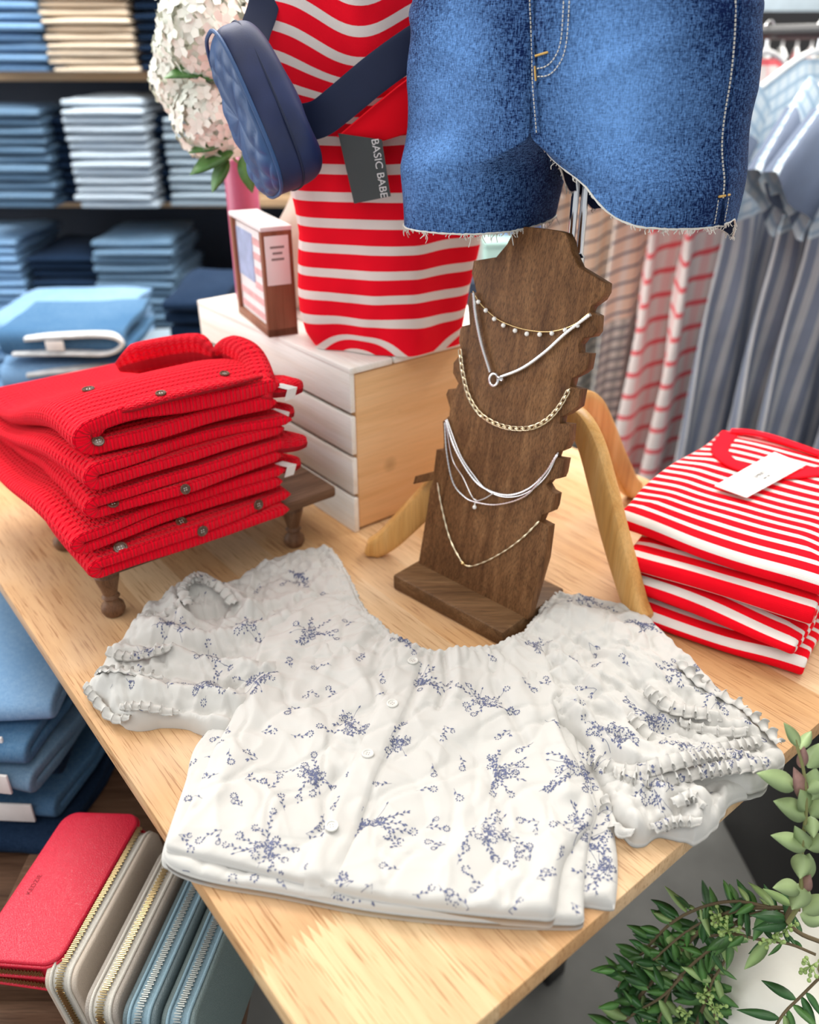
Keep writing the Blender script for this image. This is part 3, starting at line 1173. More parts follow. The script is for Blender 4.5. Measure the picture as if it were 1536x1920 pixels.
# buttons
FN = -VA
cards_mesh = [o for o in bpy.data.objects if o.parent and o.parent.name.startswith('knit_cardigan') and o.name.startswith(('folded_body', 'button_band'))]
for (x, y, kc, r, up_) in [(226, 1028, 0, 0.0078, 0), (340, 979, 0, 0.0068, 0.3), (379, 995, 0, 0.0068, 0), (484, 946, 0, 0.0066, 0), (212, 945, 1, 0.0065, 1.6),
                           (347, 917, 1, 0.006, 1.4), (184, 828, 3, 0.0065, 2.2), (166, 731, 4, 0.0072, 4), (302, 739, 4, 0.006, 5), (421, 702, 4, 0.006, 5)]:
    nn = (FN + Vector((0, 0, up_))).normalized()
    c, nh, who = cam_hit(x, y, cards_mesh)
    if c is None:
        continue
    nn = (nn * 0.6 + nh).normalized()
    c = c + nn * 0.0002
    kc = [q[0].name for q in cards].index(who)
    mk('button', button_mb(c, nn, r), [M['horn'], M['thread']], cards[kc][0], world=True)

# ---------------------------------------------------------------- red and white striped tees
TW = Vector((0.80, -0.60, 0))
TL = Vector((0.60, 0.80, 0))
trot = math.atan2(TL.y, TL.x)      # local x = TL (path direction), local y = perpendicular left
tees = []
zt2 = 0.0
# near-left corner of the front fold
specs = [(0.0145, 2, (0.270, 0.816), 0.200, 3.0, 201), (0.0145, 2, (0.262, 0.832), 0.200, -4.0, 202), (0.0150, 2, (0.262, 0.850), 0.215, 3.5, 203), (0.0165, 2, (0.252, 0.885), 0.235, -2.0, 204)]
tl = ['red tee with white stripes, lowest of the folded stack at right', 'red tee with white stripes, second from the bottom of the folded stack at right',
      'red tee with white stripes, just below the topmost one at right', 'red tee with white stripes and a white hang tag, topmost of its stack']
for k, (pit, n, (x0, y0), W, rot, sd) in enumerate(specs):
    H = pit * n
    L = 0.34
    rz = trot + math.radians(rot)
    # local y points left of travel (away from right side); origin at near-right corner
    lx = Vector((math.cos(rz), math.sin(rz), 0))
    ly = Vector((-math.sin(rz), math.cos(rz), 0))
    org = Vector((x0, y0, 0)) - ly * W
    r = thing('striped_tee', tl[k], 'tee shirt', (org.x, org.y, TZ + zt2), rz, 'striped tees stacked at the right')
    path = serp(n, L, pit, 0.016, sd, 34, 10)
    df = cloth_deform(sd, 0.0065, 8, H=H, W=W, L=L, sag=0.008)
    mk('folded_body', fold_mb(path, pit * 0.86, W, 34, df, u0=k * 0.007), M['tee'], r, angle=80)
    tees.append((r, org, lx, ly, W, L, zt2 + H))
    zt2 += H * 0.97
r, org, lx, ly, W, L, zz = tees[-1]
zz += 0.004
tbody = [o for o in bpy.data.objects if o.parent == r and o.name.startswith('folded_body')]


def tp(px, py, dz=0.0):
    p = P(px, py, zz)
    h = cam_hit(0, 0, tbody, down=p)
    if h[0] is not None:
        p.z = h[0].z
    p.z += dz
    return p



nb = smooth_curve([tp(1372, 800, 0.0025), tp(1352, 832, 0.0025), tp(1364, 858, 0.0025), tp(1405, 876, 0.0025), tp(1470, 886, 0.0025), tp(1550, 880, 0.0025)], 8)
mb = MB()
mb.sweep(nb, [((nb[min(i + 1, len(nb) - 1)] - nb[max(i - 1, 0)]).cross(up)).normalized() for i in range(len(nb))], up, 0.024, 0.0035)
mk('neckband', mb, M['tee_plain'], r, world=True, angle=60)
nb = smooth_curve([tp(1372, 800, 0.005), tp(1405, 806, 0.007), tp(1450, 820, 0.007), tp(1540, 850, 0.005)], 8)
mb = MB()
mb.sweep(nb, [((nb[min(i + 1, len(nb) - 1)] - nb[max(i - 1, 0)]).cross(up)).normalized() for i in range(len(nb))], up, 0.016, 0.004)
mk('back_neckband', mb, M['tee_plain'], r, world=True, angle=60)
tz_ = max(tp(x, y).z for x, y in [(1340, 912), (1452, 849), (1511, 873), (1400, 934), (1425, 890)]) + 0.004
tgc = [P(1340, 912, tz_ - TZ - 0.002), P(1452, 849, tz_ - TZ + 0.002), P(1511, 873, tz_ - TZ + 0.002), P(1400, 934, tz_ - TZ - 0.002)]
tgt = mk('hang_tag', MB().prism(tgc[::-1], (0, 0, 0.0012)), M['paper'], r, world=True, angle=30)
tx = (tgc[1] - tgc[0]).normalized()
tn = Vector((0, 0, 1))
ty = (tgc[2] - tgc[1]).normalized()
ty = (ty - tx * ty.dot(tx)).normalized()
tn = tx.cross(ty).normalized()
if tn.z < 0:
    tn = -tn
cen = (tgc[0] + tgc[2]) / 2
mb = MB()
for txt, sz, o in (('EMERY', 0.0085, (0.0, 0.0015)), ('RIB TEE', 0.0048, (0.0, -0.008))):
    vs, fs = text_mesh(txt, sz)
    mb.add([cen + tx * (v.x + o[0]) - ty * (v.y + o[1]) + tn * (0.0016 + v.z) for v in vs], fs)
mk('tag_lettering', mb, M['ink'], tgt, world=True, smooth=False)
# ---------------------------------------------------------------- white floral blouse
blouse = thing('floral_blouse', 'white blouse with small slate-blue flower sprigs, folded with its ruffled sleeves spread', 'blouse', P(760, 1450, 0))


def outl(px, h, step=0.003, n=6, sm=True):
    pts = [P(x, y, h) for x, y in px]
    c = smooth_curve(pts, n, True) if sm else pts
    return np.array([(p.x, p.y) for p in resample(c, step, True)])


def inside(poly, x, y):
    r = np.zeros(x.shape, bool)
    n = len(poly)
    for i in range(n):
        x1, y1 = poly[i]
        x2, y2 = poly[(i + 1) % n]
        c = ((y1 > y) != (y2 > y)) & (x < (x2 - x1) * (y - y1) / (y2 - y1 + 1e-12) + x1)
        r ^= c
    return r


def pdist(poly, x, y, closed=True):
    """distance to polyline and arc position"""
    best = np.full(x.shape, 1e9)
    arc = np.zeros(x.shape)
    s = 0
    n = len(poly)
    for i in range(n if closed else n - 1):
        a = poly[i]
        b = poly[(i + 1) % n]
        d = b - a
        L = np.hypot(*d)
        t = np.clip(((x - a[0]) * d[0] + (y - a[1]) * d[1]) / (L * L + 1e-12), 0, 1)
        q = np.hypot(x - a[0] - t * d[0], y - a[1] - t * d[1])
        m = q < best
        best[m] = q[m]
        arc[m] = (s + t * L)[m]
        s += L
    return best, arc


def lines(specs, h=0.02):
    out = []
    for px, w, hh in specs:
        c = resample(smooth_curve([P(x, y, h) for x, y in px], 6), 0.006)
        out.append((np.array([(p.x, p.y) for p in c]), w, hh))
    return out


NECK = np.array([(p.x, p.y) for p in resample(smooth_curve([P(x, y, 0.02) for x, y in
                [(618, 1026), (650, 1075), (690, 1148), (740, 1192), (795, 1218), (850, 1224), (905, 1220), (950, 1206), (1000, 1165), (1034, 1112)]], 8), 0.004)])


def wrinkle(x, y, seed, amp, sc=1.0):
    z = 0
    rng = random.Random(seed)
    for k in range(5):
        a = rng.uniform(0, math.pi)
        ca, sa = math.cos(a), math.sin(a)
        u = (x * ca + y * sa) * (26 + 16 * k) * sc
        v = (-x * sa + y * ca) * (9 + 6 * k) * sc
        wx = vnoise(x * 14, y * 14, k, seed + k) * 0.9
        n = vnoise(u + wx, v + wx, k * 3.1, seed + 11 + k)
        z = z + (1 - np.abs(n)) ** 3 * (1.0 / (1 + 0.6 * k))
    z = z + 1.2 * vnoise(x * 11 * sc, y * 11 * sc, 0, seed + 50)
    for k in range(4):
        a = rng.uniform(0, math.pi)
        ca, sa = math.cos(a), math.sin(a)
        u = (x * ca + y * sa) * (20 + 14 * k) * sc
        v = (-x * sa + y * ca) * (5 + 4 * k) * sc
        w2 = vnoise(x * 20, y * 20, k, seed + 70 + k) * 0.8
        n = vnoise(u + w2, v + w2, k * 2.3, seed + 31 + k)
        z = z - 0.9 * np.clip(1 - np.abs(n) * 1.6, 0, 1) ** 4
    return amp * (z - 0.5)


def sheet(px, zb, t, r, folds=(), wr=0.0016, seed=1, gath=1.0, skirt=0.006, sc=1.0, edge_wave=0.0, step=0.0023, sm=True, plac=None):
    poly = outl(px, zb + t * 0.5, 0.0025, 6, sm)
    if edge_wave:
        c = poly.mean(0)
        n = len(poly)
        tg = np.roll(poly, -1, 0) - np.roll(poly, 1, 0)
        tg /= np.linalg.norm(tg, axis=1)[:, None]
        nm = np.stack([tg[:, 1], -tg[:, 0]], 1)
        k = np.arange(n) * 0.0025
        w = vnoise(k * 110, 0, 0, seed + 5) * edge_wave + vnoise(k * 40, 0, 0, seed + 6) * edge_wave
        poly = poly + nm * w[:, None]
    lo, hi = poly.min(0), poly.max(0)
    xs = np.arange(lo[0], hi[0], step)
    ys = np.arange(lo[1], hi[1], step)
    X, Y = np.meshgrid(xs, ys)
    X = X + (np.arange(len(ys)) % 2)[:, None] * step * 0.5
    X, Y = X.ravel(), Y.ravel()
    m = inside(poly, X, Y)
    X, Y = X[m], Y[m]
    d, _ = pdist(poly, X, Y)
    m = d > 0.0042
    X, Y, d = X[m], Y[m], d[m]
    tg = np.roll(poly, -1, 0) - np.roll(poly, 1, 0)
    tg /= np.linalg.norm(tg, axis=1)[:, None]
    inn = np.stack([-tg[:, 1], tg[:, 0]], 1)
    tst = poly + inn * 0.001
    if inside(poly, tst[:, 0], tst[:, 1]).mean() < 0.5:
        inn = -inn
    for off in (0.0005, 0.0014, 0.0027):
        q = poly + inn * off
        dq, _ = pdist(poly, q[:, 0], q[:, 1])
        ok = inside(poly, q[:, 0], q[:, 1]) & (dq > off * 0.9)
        X = np.concatenate([X, q[ok, 0]])
        Y = np.concatenate([Y, q[ok, 1]])
        d = np.concatenate([d, dq[ok]])
    # finer rows near the rim
    n = len(poly)
    ax = np.concatenate([poly[:, 0], X])
    ay = np.concatenate([poly[:, 1], Y])
    dd = np.concatenate([np.zeros(n), d])
    e = np.sqrt(np.clip(1 - (1 - np.minimum(dd / r, 1)) ** 2, 0, 1))
    z = zb + t * e
    add = wrinkle(ax, ay, seed, wr, sc)
    for pl, w, hh in folds:
        q, _ = pdist(pl, ax, ay, False)
        add = add + hh * np.exp(-(q / w) ** 2)
    if gath:
        q, s = pdist(NECK, ax, ay, False)
        add = add + gath * (0.0016 * np.exp(-q / 0.020) * np.sin(s * 2 * math.pi / 0.0085 + 2 * vnoise(s * 60, 0, 0, 3))
                            + 0.0038 * np.exp(-q / 0.055) * vnoise(s * 62, q * 6, 0, 9))
        add = add + gath * 0.0022 * np.exp(-((q - 0.0035) / 0.0025) ** 2) - gath * 0.0016 * np.exp(-((q - 0.009) / 0.002) ** 2)
    if plac is not None:
        pp, hw = plac
        q, s = pdist(pp, ax, ay, False)
        add = add + 0.0013 * (1 - sstep(hw - 0.0008, hw + 0.0008, q))
    z = z + add * np.clip(dd / (r * 0.8), 0, 1)
    z = np.maximum(z, 0.0008)
    from mathutils.geometry import delaunay_2d_cdt
    vs = [Vector((a, b)) for a, b in zip(ax, ay)]
    ed = [(i, (i + 1) % n) for i in range(n)]
    ov, oe, of, ovo, _, _ = delaunay_2d_cdt(vs, ed, [], 1, 1e-7)
    idx = [o[0] if o else 0 for o in ovo]
    V = [(v.x, v.y, TZ + z[idx[i]]) for i, v in enumerate(ov)]
    F = [list(f) for f in of]
    inv = {}
    for i, k in enumerate(idx):
        inv.setdefault(k, i)
    o = len(V)
    V += [(poly[i][0], poly[i][1], TZ + max(0.0003, zb - skirt)) for i in range(n)]
    for i in range(n):
        j = (i + 1) % n
        F.append([inv[j], inv[i], o + i, o + j])
    # consistent winding up
    a, b, c = [Vector(V[k]) for k in F[0][:3]]
    if (b - a).cross(c - a).z < 0:
        F = [f[::-1] for f in F]
    mb = MB()
    mb.add(V, F)
    return mb


def thin_strip(path, w, side, waves, amp, z0, seed=0, lift=0.6, th=0.0007):
    """gathered ruffle: a strip hanging off `path`, rippled"""
    path = resample(path, 0.0012)
    N = len(path)
    K = 7
    top, bot = [], []
    rng = random.Random(seed)
    ph = 0
    for i, p in enumerate(path):
        t = (path[min(i + 1, N - 1)] - path[max(i - 1, 0)])
        t.z = 0
        t.normalize()
        nn = Vector((t.y, -t.x, 0)) * side
        ph += 2 * math.pi * 0.0012 / waves * (1 + 0.5 * float(vnoise(i * 0.05, seed, 0, 3)))
        ends = min(1, min(i, N - 1 - i) / 6)
        for k in range(K):
            v = k / (K - 1)
            a = amp * (0.25 + 0.75 * v) * ends
            q = p + nn * (w * v * (0.55 + 0.45 * ends) + a * 0.35 * math.sin(ph * 2 + 1)) + t * (a * 0.7 * math.cos(ph))
            zz = z0 + lift * amp * math.sin(v * math.pi * 0.8) + a * math.sin(ph) * 0.8 - 0.003 * v * v
            top.append(Vector((q.x, q.y, max(TZ + 0.001, p.z + zz))))
            bot.append(Vector((q.x, q.y, max(TZ + 0.0004, p.z + zz - th))))
    V = top + bot
    O = N * K
    F = []
    for i in range(N - 1):
        for k in range(K - 1):
            a = i * K + k
            q = [a, a + 1, a + K + 1, a + K]
            F.append(q)
            F.append([x + O for x in q][::-1])
        for k in (0, K - 1):
            a = i * K + k
            F.append([a, a + K, a + K + O, a + O])
    mb = MB()
    return mb.add(V, F)


pieces = []
# lower layers of the folded body
pieces.append(('back_layer', sheet([(377, 1384), (500, 1300), (800, 1260), (1040, 1330), (1110, 1420), (1140, 1500), (1153, 1560), (1160, 1625), (1155, 1690),
                                  (1146, 1700), (1098, 1694), (1050, 1690), (900, 1700), (700, 1688), (520, 1656), (400, 1638), (318, 1624), (302, 1612), (306, 1585), (322, 1535), (345, 1470)],
                                 0.001, 0.010, 0.006, lines([([(1130, 1480), (1140, 1560), (1120, 1690)], 0.010, 0.003)]), 0.0011, 21, 0)))
pieces.append(('middle_layer', sheet([(392, 1372), (500, 1300), (800, 1260), (1040, 1330), (1090, 1420), (1118, 1500), (1122, 1530), (1108, 1580), (1098, 1650), (1096, 1700), (1092, 1726),
                                    (1040, 1729), (900, 1724), (700, 1704), (520, 1670), (400, 1650), (330, 1628), (306, 1604), (312, 1570), (335, 1500), (360, 1430)],
                                   0.007, 0.008, 0.005, lines([([(1100, 1450), (1105, 1540), (1070, 1640)], 0.012, 0.004)]), 0.0011, 22, 0)))
# left sleeve
sl1 = lines([([(268, 1178), (360, 1195), (450, 1188), (540, 1160)], 0.011, 0.011), ([(222, 1228), (330, 1232), (430, 1250), (500, 1262)], 0.010, 0.012),
             ([(200, 1285), (300, 1300), (400, 1310), (450, 1320)], 0.010, 0.012), ([(250, 1338), (340, 1345), (420, 1358)], 0.010, 0.008),
             ([(345, 1165), (330, 1125), (375, 1102), (430, 1115), (470, 1150)], 0.009, 0.014), ([(375, 1150), (410, 1140)], 0.010, -0.010),
             ([(240, 1205), (350, 1214), (470, 1222)], 0.006, -0.007), ([(205, 1262), (330, 1266), (440, 1285)], 0.006, -0.008),
             ([(230, 1320), (330, 1328), (410, 1336)], 0.005, -0.007), ([(500, 1060), (580, 1060), (640, 1100)], 0.02, 0.006),
             ([(420, 1170), (520, 1130), (640, 1120)], 0.008, 0.006), ([(470, 1100), (560, 1085), (640, 1150)], 0.006, -0.003)])
pieces.append(('sleeve', sheet([(618, 1026), (585, 1030), (540, 1040), (480, 1068), (432, 1096), (395, 1094), (355, 1098), (326, 1116), (296, 1130), (266, 1146), (250, 1172),
                                (228, 1200), (205, 1228), (190, 1248), (176, 1268), (160, 1290), (172, 1306), (196, 1318), (210, 1336), (232, 1352), (262, 1358), (300, 1352), (345, 1354),
                                (400, 1372), (450, 1372), (560, 1330), (680, 1260), (740, 1205), (690, 1150), (652, 1078)],
                               0.001, 0.020, 0.012, sl1, 0.0042, 23, 0.8, edge_wave=0.0009, sc=1.25)))
# right sleeve: lower gathered part, then upper part
sr0 = lines([([(1165, 1500), (1200, 1550)], 0.012, 0.010), ([(1230, 1490), (1250, 1560)], 0.012, 0.008), ([(1300, 1490), (1290, 1545)], 0.012, 0.007), ([(1180, 1470), (1300, 1500), (1400, 1480)], 0.012, 0.006),
             ([(1215, 1480), (1225, 1570)], 0.005, -0.008), ([(1275, 1500), (1275, 1560)], 0.005, -0.006), ([(1340, 1470), (1330, 1540)], 0.006, -0.005)])
pieces.append(('lower_sleeve_puff', sheet([(1095, 1395), (1250, 1380), (1400, 1400), (1448, 1440), (1420, 1480), (1385, 1492), (1368, 1505), (1352, 1540), (1328, 1562), (1305, 1576), (1288, 1568), (1262, 1566),
                                     (1236, 1562), (1208, 1576), (1180, 1568), (1160, 1552), (1142, 1530), (1128, 1490), (1110, 1440)], 0.001, 0.017, 0.010, sr0, 0.0042, 24, 0, edge_wave=0.0014, sc=1.2)))
sr1 = lines([([(1050, 1150), (1150, 1190), (1230, 1280)], 0.022, 0.007), ([(1040, 1240), (1120, 1300), (1190, 1400), (1260, 1430)], 0.010, 0.009), ([(1070, 1200), (1160, 1260), (1230, 1350)], 0.006, -0.005),
             ([(1080, 1330), (1130, 1390), (1200, 1440), (1300, 1450)], 0.009, 0.010), ([(1240, 1320), (1320, 1350), (1400, 1370)], 0.009, 0.009), ([(1220, 1360), (1320, 1390), (1420, 1400)], 0.006, -0.009),
             ([(1100, 1360), (1150, 1420), (1230, 1470)], 0.006, -0.008), ([(1250, 1410), (1340, 1430), (1420, 1440)], 0.008, 0.008), ([(1030, 1180), (1010, 1240), (1040, 1300)], 0.008, -0.004)])
pieces.append(('sleeve', sheet([(1034, 1112), (1070, 1113), (1120, 1120), (1172, 1134), (1208, 1152), (1240, 1180), (1262, 1206), (1300, 1240), (1338, 1278), (1372, 1304), (1405, 1335), (1438, 1368),
                                (1462, 1400), (1476, 1424), (1450, 1440), (1442, 1462), (1415, 1476), (1380, 1468), (1330, 1462), (1290, 1470), (1240, 1482), (1190, 1486), (1150, 1480), (1122, 1462), (1105, 1420), (1085, 1380),
                                (1000, 1330), (880, 1260), (850, 1224), (905, 1220), (950, 1206), (1000, 1165)],
                               0.008, 0.017, 0.012, sr1, 0.0042, 25, 0.9, skirt=0.0075, edge_wave=0.0012, sc=1.2)))
# front of the body
placket = np.array([(p.x, p.y) for p in resample([P(x, y, 0.026) for x, y in [(766, 1236), (752, 1290), (720, 1360), (678, 1448), (640, 1545), (592, 1640), (588, 1668)]], 0.004)])
bf = lines([([(786, 1262), (772, 1330), (740, 1400), (706, 1470), (668, 1560), (622, 1650)], 0.0025, -0.0026),
            ([(830, 1236), (838, 1290), (822, 1340)], 0.0035, -0.005), ([(856, 1236), (862, 1290), (850, 1330)], 0.006, 0.004), ([(800, 1240), (808, 1290), (790, 1330)], 0.006, 0.003),
            ([(930, 1228), (924, 1290), (950, 1340), (985, 1400)], 0.0045, -0.005), ([(960, 1220), (965, 1280), (1000, 1350)], 0.008, 0.004),
            ([(1035, 1300), (1045, 1360), (1060, 1430), (1062, 1500)], 0.008, 0.0045), ([(560, 1165), (530, 1220), (490, 1300), (450, 1400), (400, 1500)], 0.010, 0.0035),
            ([(600, 1180), (560, 1240), (530, 1320)], 0.006, -0.003), ([(640, 1215), (600, 1290), (580, 1340)], 0.008, 0.0025), ([(570, 1330), (600, 1380), (660, 1400)], 0.012, 0.002),
            ([(800, 1420), (850, 1520), (870, 1620)], 0.015, 0.0022), ([(900, 1440), (980, 1560), (1000, 1660)], 0.012, -0.002), ([(480, 1480), (560, 1540), (600, 1620)], 0.014, 0.0018),
            ([(690, 1180), (660, 1240), (690, 1300)], 0.006, 0.003), ([(720, 1200), (700, 1260), (730, 1310)], 0.005, -0.003)])
pieces.append(('front_panel', sheet([(560, 1130), (620, 1120), (690, 1150), (740, 1192), (795, 1218), (850, 1224), (905, 1220), (950, 1206), (1000, 1200), (1032, 1240), (1045, 1290), (1062, 1292), (1086, 1304), (1090, 1320), (1060, 1318), (1044, 1326),
                                     (1052, 1360), (1064, 1395), (1086, 1430), (1104, 1476), (1116, 1512), (1110, 1545), (1086, 1575), (1062, 1612), (1052, 1650), (1046, 1690), (1038, 1716),
                                     (1000, 1716), (900, 1708), (780, 1694), (680, 1678), (560, 1650), (450, 1622), (360, 1602), (310, 1586), (334, 1545), (368, 1478), (396, 1410), (432, 1347), (468, 1262), (500, 1184)],
                                    0.014, 0.013, 0.008, bf, 0.0030, 26, 1.4, skirt=0.008, sc=0.55, plac=(placket, 0.0135))))
# ruffles on the sleeves
_v, _f = [], []
for nm, mb in pieces:
    o = len(_v)
    _v += mb.v
    _f += [[i + o for i in f] for f in mb.f]
base_bvh = BVHTree.FromPolygons(_v, _f)
def W3(px, h):
    out = []
    for x, y in px:
        p = P(x, y, h)
        q = base_bvh.ray_cast(Vector((p.x, p.y, TZ + 0.2)), Vector((0, 0, -1)))
        if q[0] is not None and q[0].z > TZ + 0.003:
            p.z = q[0].z + 0.001
        out.append(p)
    return smooth_curve(out, 6)


ruf = [([(1262, 1262), (1300, 1300), (1345, 1318), (1392, 1345)], 0.016, 0.014, -1), ([(1218, 1300), (1260, 1330), (1310, 1342), (1350, 1345)], 0.022, 0.014, 1),
       ([(1390, 1345), (1425, 1378), (1452, 1408)], 0.017, 0.012, -1), ([(1185, 1345), (1240, 1385), (1310, 1400), (1360, 1392), (1420, 1380)], 0.024, 0.014, 1),
       ([(1110, 1408), (1180, 1440), (1250, 1442), (1330, 1420), (1400, 1418)], 0.022, 0.016, 1), ([(1150, 1450), (1220, 1468), (1300, 1458), (1380, 1450), (1430, 1440)], 0.016, 0.014, 1),
       ([(1140, 1500), (1158, 1548), (1190, 1566)], 0.012, 0.009, 1), ([(1215, 1556), (1262, 1548), (1310, 1556)], 0.010, 0.010, 1), ([(1250, 1520), (1290, 1510), (1322, 1530)], 0.014, 0.012, 1),
       ([(1275, 1345), (1340, 1362), (1400, 1372)], 0.026, 0.010, 1)]
for k, (px, h, w, sd) in enumerate(ruf):
    pieces.append(('ruffle', thin_strip(W3(px, h), w, sd, 0.0115, 0.0058, 0.003, 40 + k)))
rul = [([(176, 1268), (200, 1296), (260, 1302), (310, 1300)], 0.014, 0.008, -1), ([(168, 1285), (186, 1312), (216, 1340), (250, 1354)], 0.010, 0.008, 1), ([(262, 1150), (300, 1160), (340, 1150)], 0.02, 0.010, 1),
       ([(350, 1160), (335, 1128), (368, 1104), (420, 1110), (450, 1140)], 0.022, 0.012, 1), ([(210, 1228), (250, 1240), (330, 1236)], 0.018, 0.010, 1), ([(232, 1340), (280, 1348), (340, 1350)], 0.008, 0.008, 1)]
for k, (px, h, w, sd) in enumerate(rul):
    pieces.append(('ruffle', thin_strip(W3(px, h), w, sd, 0.0115, 0.0052, 0.003, 70 + k)))

# printed sprigs draped onto the cloth
allv, allf, owner = [], [], []
for k, (nm, mb) in enumerate(pieces):
    o = len(allv)
    allv += mb.v
    for f in mb.f:
        allf.append([i + o for i in f])
        owner.append(k)
bvh = BVHTree.FromPolygons(allv, allf)
decal = [([], []) for _ in pieces]


def put(poly):
    """poly: list of world xy points; one small printed face"""
    hits = []
    own = None
    for x, y in poly:
        h = bvh.ray_cast(Vector((x, y, TZ + 0.2)), Vector((0, 0, -1)))
        if h[0] is None or h[1].z < 0.25:
            return
        hits.append(h[0] + h[1] * 0.00028)
        own = owner[h[2]] if own is None else own
    zs = [h.z for h in hits]
    if max(zs) - min(zs) > 0.0025:
        return
    V, F = decal[own]
    o = len(V)
    V.extend(hits)
    F.append([o + i for i in range(len(hits))])


def leafp(c, ang, L, w):
    ca, sa = math.cos(ang), math.sin(ang)
    put([(c[0] + ca * a * L - sa * b * w, c[1] + sa * a * L + ca * b * w) for a, b in ((0, 0), (0.35, -0.5), (0.75, -0.32), (1, 0), (0.75, 0.32), (0.35, 0.5))])


def flower(c, R, rng):
    n = rng.choice((8, 9, 10))
    a0 = rng.uniform(0, 6)
    for k in range(n):
        if rng.random() < 0.1:
            continue
        a = a0 + 2 * math.pi * k / n
        leafp((c[0] + math.cos(a) * R * 0.52, c[1] + math.sin(a) * R * 0.52), a, R * 0.55, R * 0.40)
    leafp((c[0] - R * 0.12, c[1]), rng.uniform(0, 6), R * 0.24, R * 0.22)


def stemline(c, ang, L, bend, rng, leaves=True, fl=None):
    x, y = c
    n = max(3, int(L / 0.0016))
    st = L / n
    lw = 0
    sdn = 1
    for i in range(n):
        x2, y2 = x + math.cos(ang) * st, y + math.sin(ang) * st
        nx, ny = -math.sin(ang) * 0.00013, math.cos(ang) * 0.00013
        put([(x - nx, y - ny), (x2 - nx, y2 - ny), (x2 + nx, y2 + ny), (x + nx, y + ny)])
        if leaves and i % 2 == 1 and i > 0:
            sdn = -sdn
            leafp((x2, y2), ang + sdn * rng.uniform(0.5, 0.9), rng.uniform(0.0030, 0.0043), 0.00175)
        x, y = x2, y2
        ang += bend * st
    if fl:
        flower((x + math.cos(ang) * fl, y + math.sin(ang) * fl), fl, rng)
    else:
        leafp((x, y), ang, 0.0038, 0.0016)


def cluster(px, py, rng, size=1.0, ang=None):
    c = P(px, py, 0.02)
    a0 = rng.uniform(0, 6.28) if ang is None else ang
    for k in range(8):
        q = rng.uniform(0, 6.28)
        r = rng.uniform(0.003, 0.017) * size
        flower((c.x + math.cos(q) * r * 1.2, c.y + math.sin(q) * r * 0.8), rng.uniform(0.0030, 0.0040), rng)
    for k in range(int(9 * size)):
        a = a0 + rng.choice((0, math.pi)) + rng.gauss(0, 0.75)
        stemline((c.x + rng.uniform(-.009, .009), c.y + rng.uniform(-.007, .007)), a, rng.uniform(0.014, 0.031) * size, rng.uniform(-35, 35), rng, True,
                 rng.choice((None, 0.0033, 0.0038)))
    for k in range(2):
        stemline((c.x, c.y), a0 + rng.gauss(0, 0.5), rng.uniform(0.02, 0.032) * size, rng.uniform(-30, 30), rng, False)


rng = random.Random(5)
CL_PX = [(590, 1190), (660, 1375), (585, 1452), (505, 1592), (697, 1545), (790, 1292), (745, 1400), (900, 1330), (940, 1455), (912, 1565), (1128, 1622), (610, 1686), (235, 1285),
         (270, 1240), (400, 1300), (480, 1290), (330, 1190), (1212, 1180), (1105, 1124), (1288, 1262), (1165, 1395), (1290, 1425), (1352, 1310), (1340, 1452), (1400, 1432), (1080, 1450),
         (770, 1215), (560, 1085), (470, 1180), (1240, 1350), (1130, 1380), (1225, 1490), (1115, 1440), (1090, 1560), (400, 1240), (1000, 1215)]
for k, (x, y) in enumerate(CL_PX):
    cluster(x, y, rng, 0.62 if k in (6, 12, 13, 20, 30, 26, 35) else 0.9)
spots = list(CL_PX)
tries = 0
while tries < 9000:
    tries += 1
    x, y = rng.uniform(170, 1470), rng.uniform(1035, 1725)
    if any((x - a) ** 2 + (y - b) ** 2 < ((72 if k < len(CL_PX) else 47) ** 2) for k, (a, b) in enumerate(spots)):
        continue
    spots.append((x, y))
    c = P(x, y, 0.02)
    a = rng.uniform(0, 6.28)
    stemline((c.x, c.y), a, rng.uniform(0.009, 0.016), rng.uniform(-60, 60), rng, True, rng.choice((0.0033, 0.0038)))
    if rng.random() < 0.55:
        stemline((c.x, c.y), a + rng.uniform(0.6, 1.2), rng.uniform(0.006, 0.010), rng.uniform(-60, 60), rng, True, rng.choice((None, 0.0024)))
for (nm, mb), (V, F) in zip(pieces, decal):
    if F:
        mb.add(V, F, None, 1)
    mk(nm, mb, [M['cloth'], M['print']], blouse, world=True, angle=0)
# button placket: a narrow plain strip lying on the front panel
pc_ = resample(smooth_curve([P(x, y, 0.026) for x, y in [(768, 1240), (752, 1292), (720, 1362), (680, 1450), (642, 1545), (604, 1630), (594, 1660)]], 8), 0.0022)
V_, F_ = [], []
KW = 9
for i, p in enumerate(pc_):
    t = (pc_[min(i + 1, len(pc_) - 1)] - pc_[max(i - 1, 0)])
    n_ = Vector((t.y, -t.x, 0)).normalized()
    for k in range(KW):
        q = p + n_ * (0.0125 * (2 * k / (KW - 1) - 1))
        h = bvh.ray_cast(Vector((q.x, q.y, TZ + 0.2)), Vector((0, 0, -1)))
        z = h[0].z if h[0] is not None else TZ + 0.02
        V_.append(Vector((q.x, q.y, z + (0.0012 if 0 < k < KW - 1 else 0.0002))))
for i in range(len(pc_) - 1):
    for k in range(KW - 1):
        a = i * KW + k
        F_.append([a, a + KW, a + KW + 1, a + 1])
mk('placket', MB().add(V_, F_), M['cloth'], blouse, world=True, angle=0)
# buttons down the placket
for (x, y) in [(775, 1242), (736, 1326), (690, 1417), (622, 1546)]:
    g = P(x, y, 0.028)
    h = bvh.ray_cast(Vector((g.x, g.y, TZ + 0.2)), Vector((0, 0, -1)))
    mk('button', button_mb(h[0] + Vector((0, 0, 0.0012)), (h[1] + Vector((0, 0, 2))).normalized(), 0.0058, 0.0022), [M['button_white'], M['ink']], blouse, world=True)
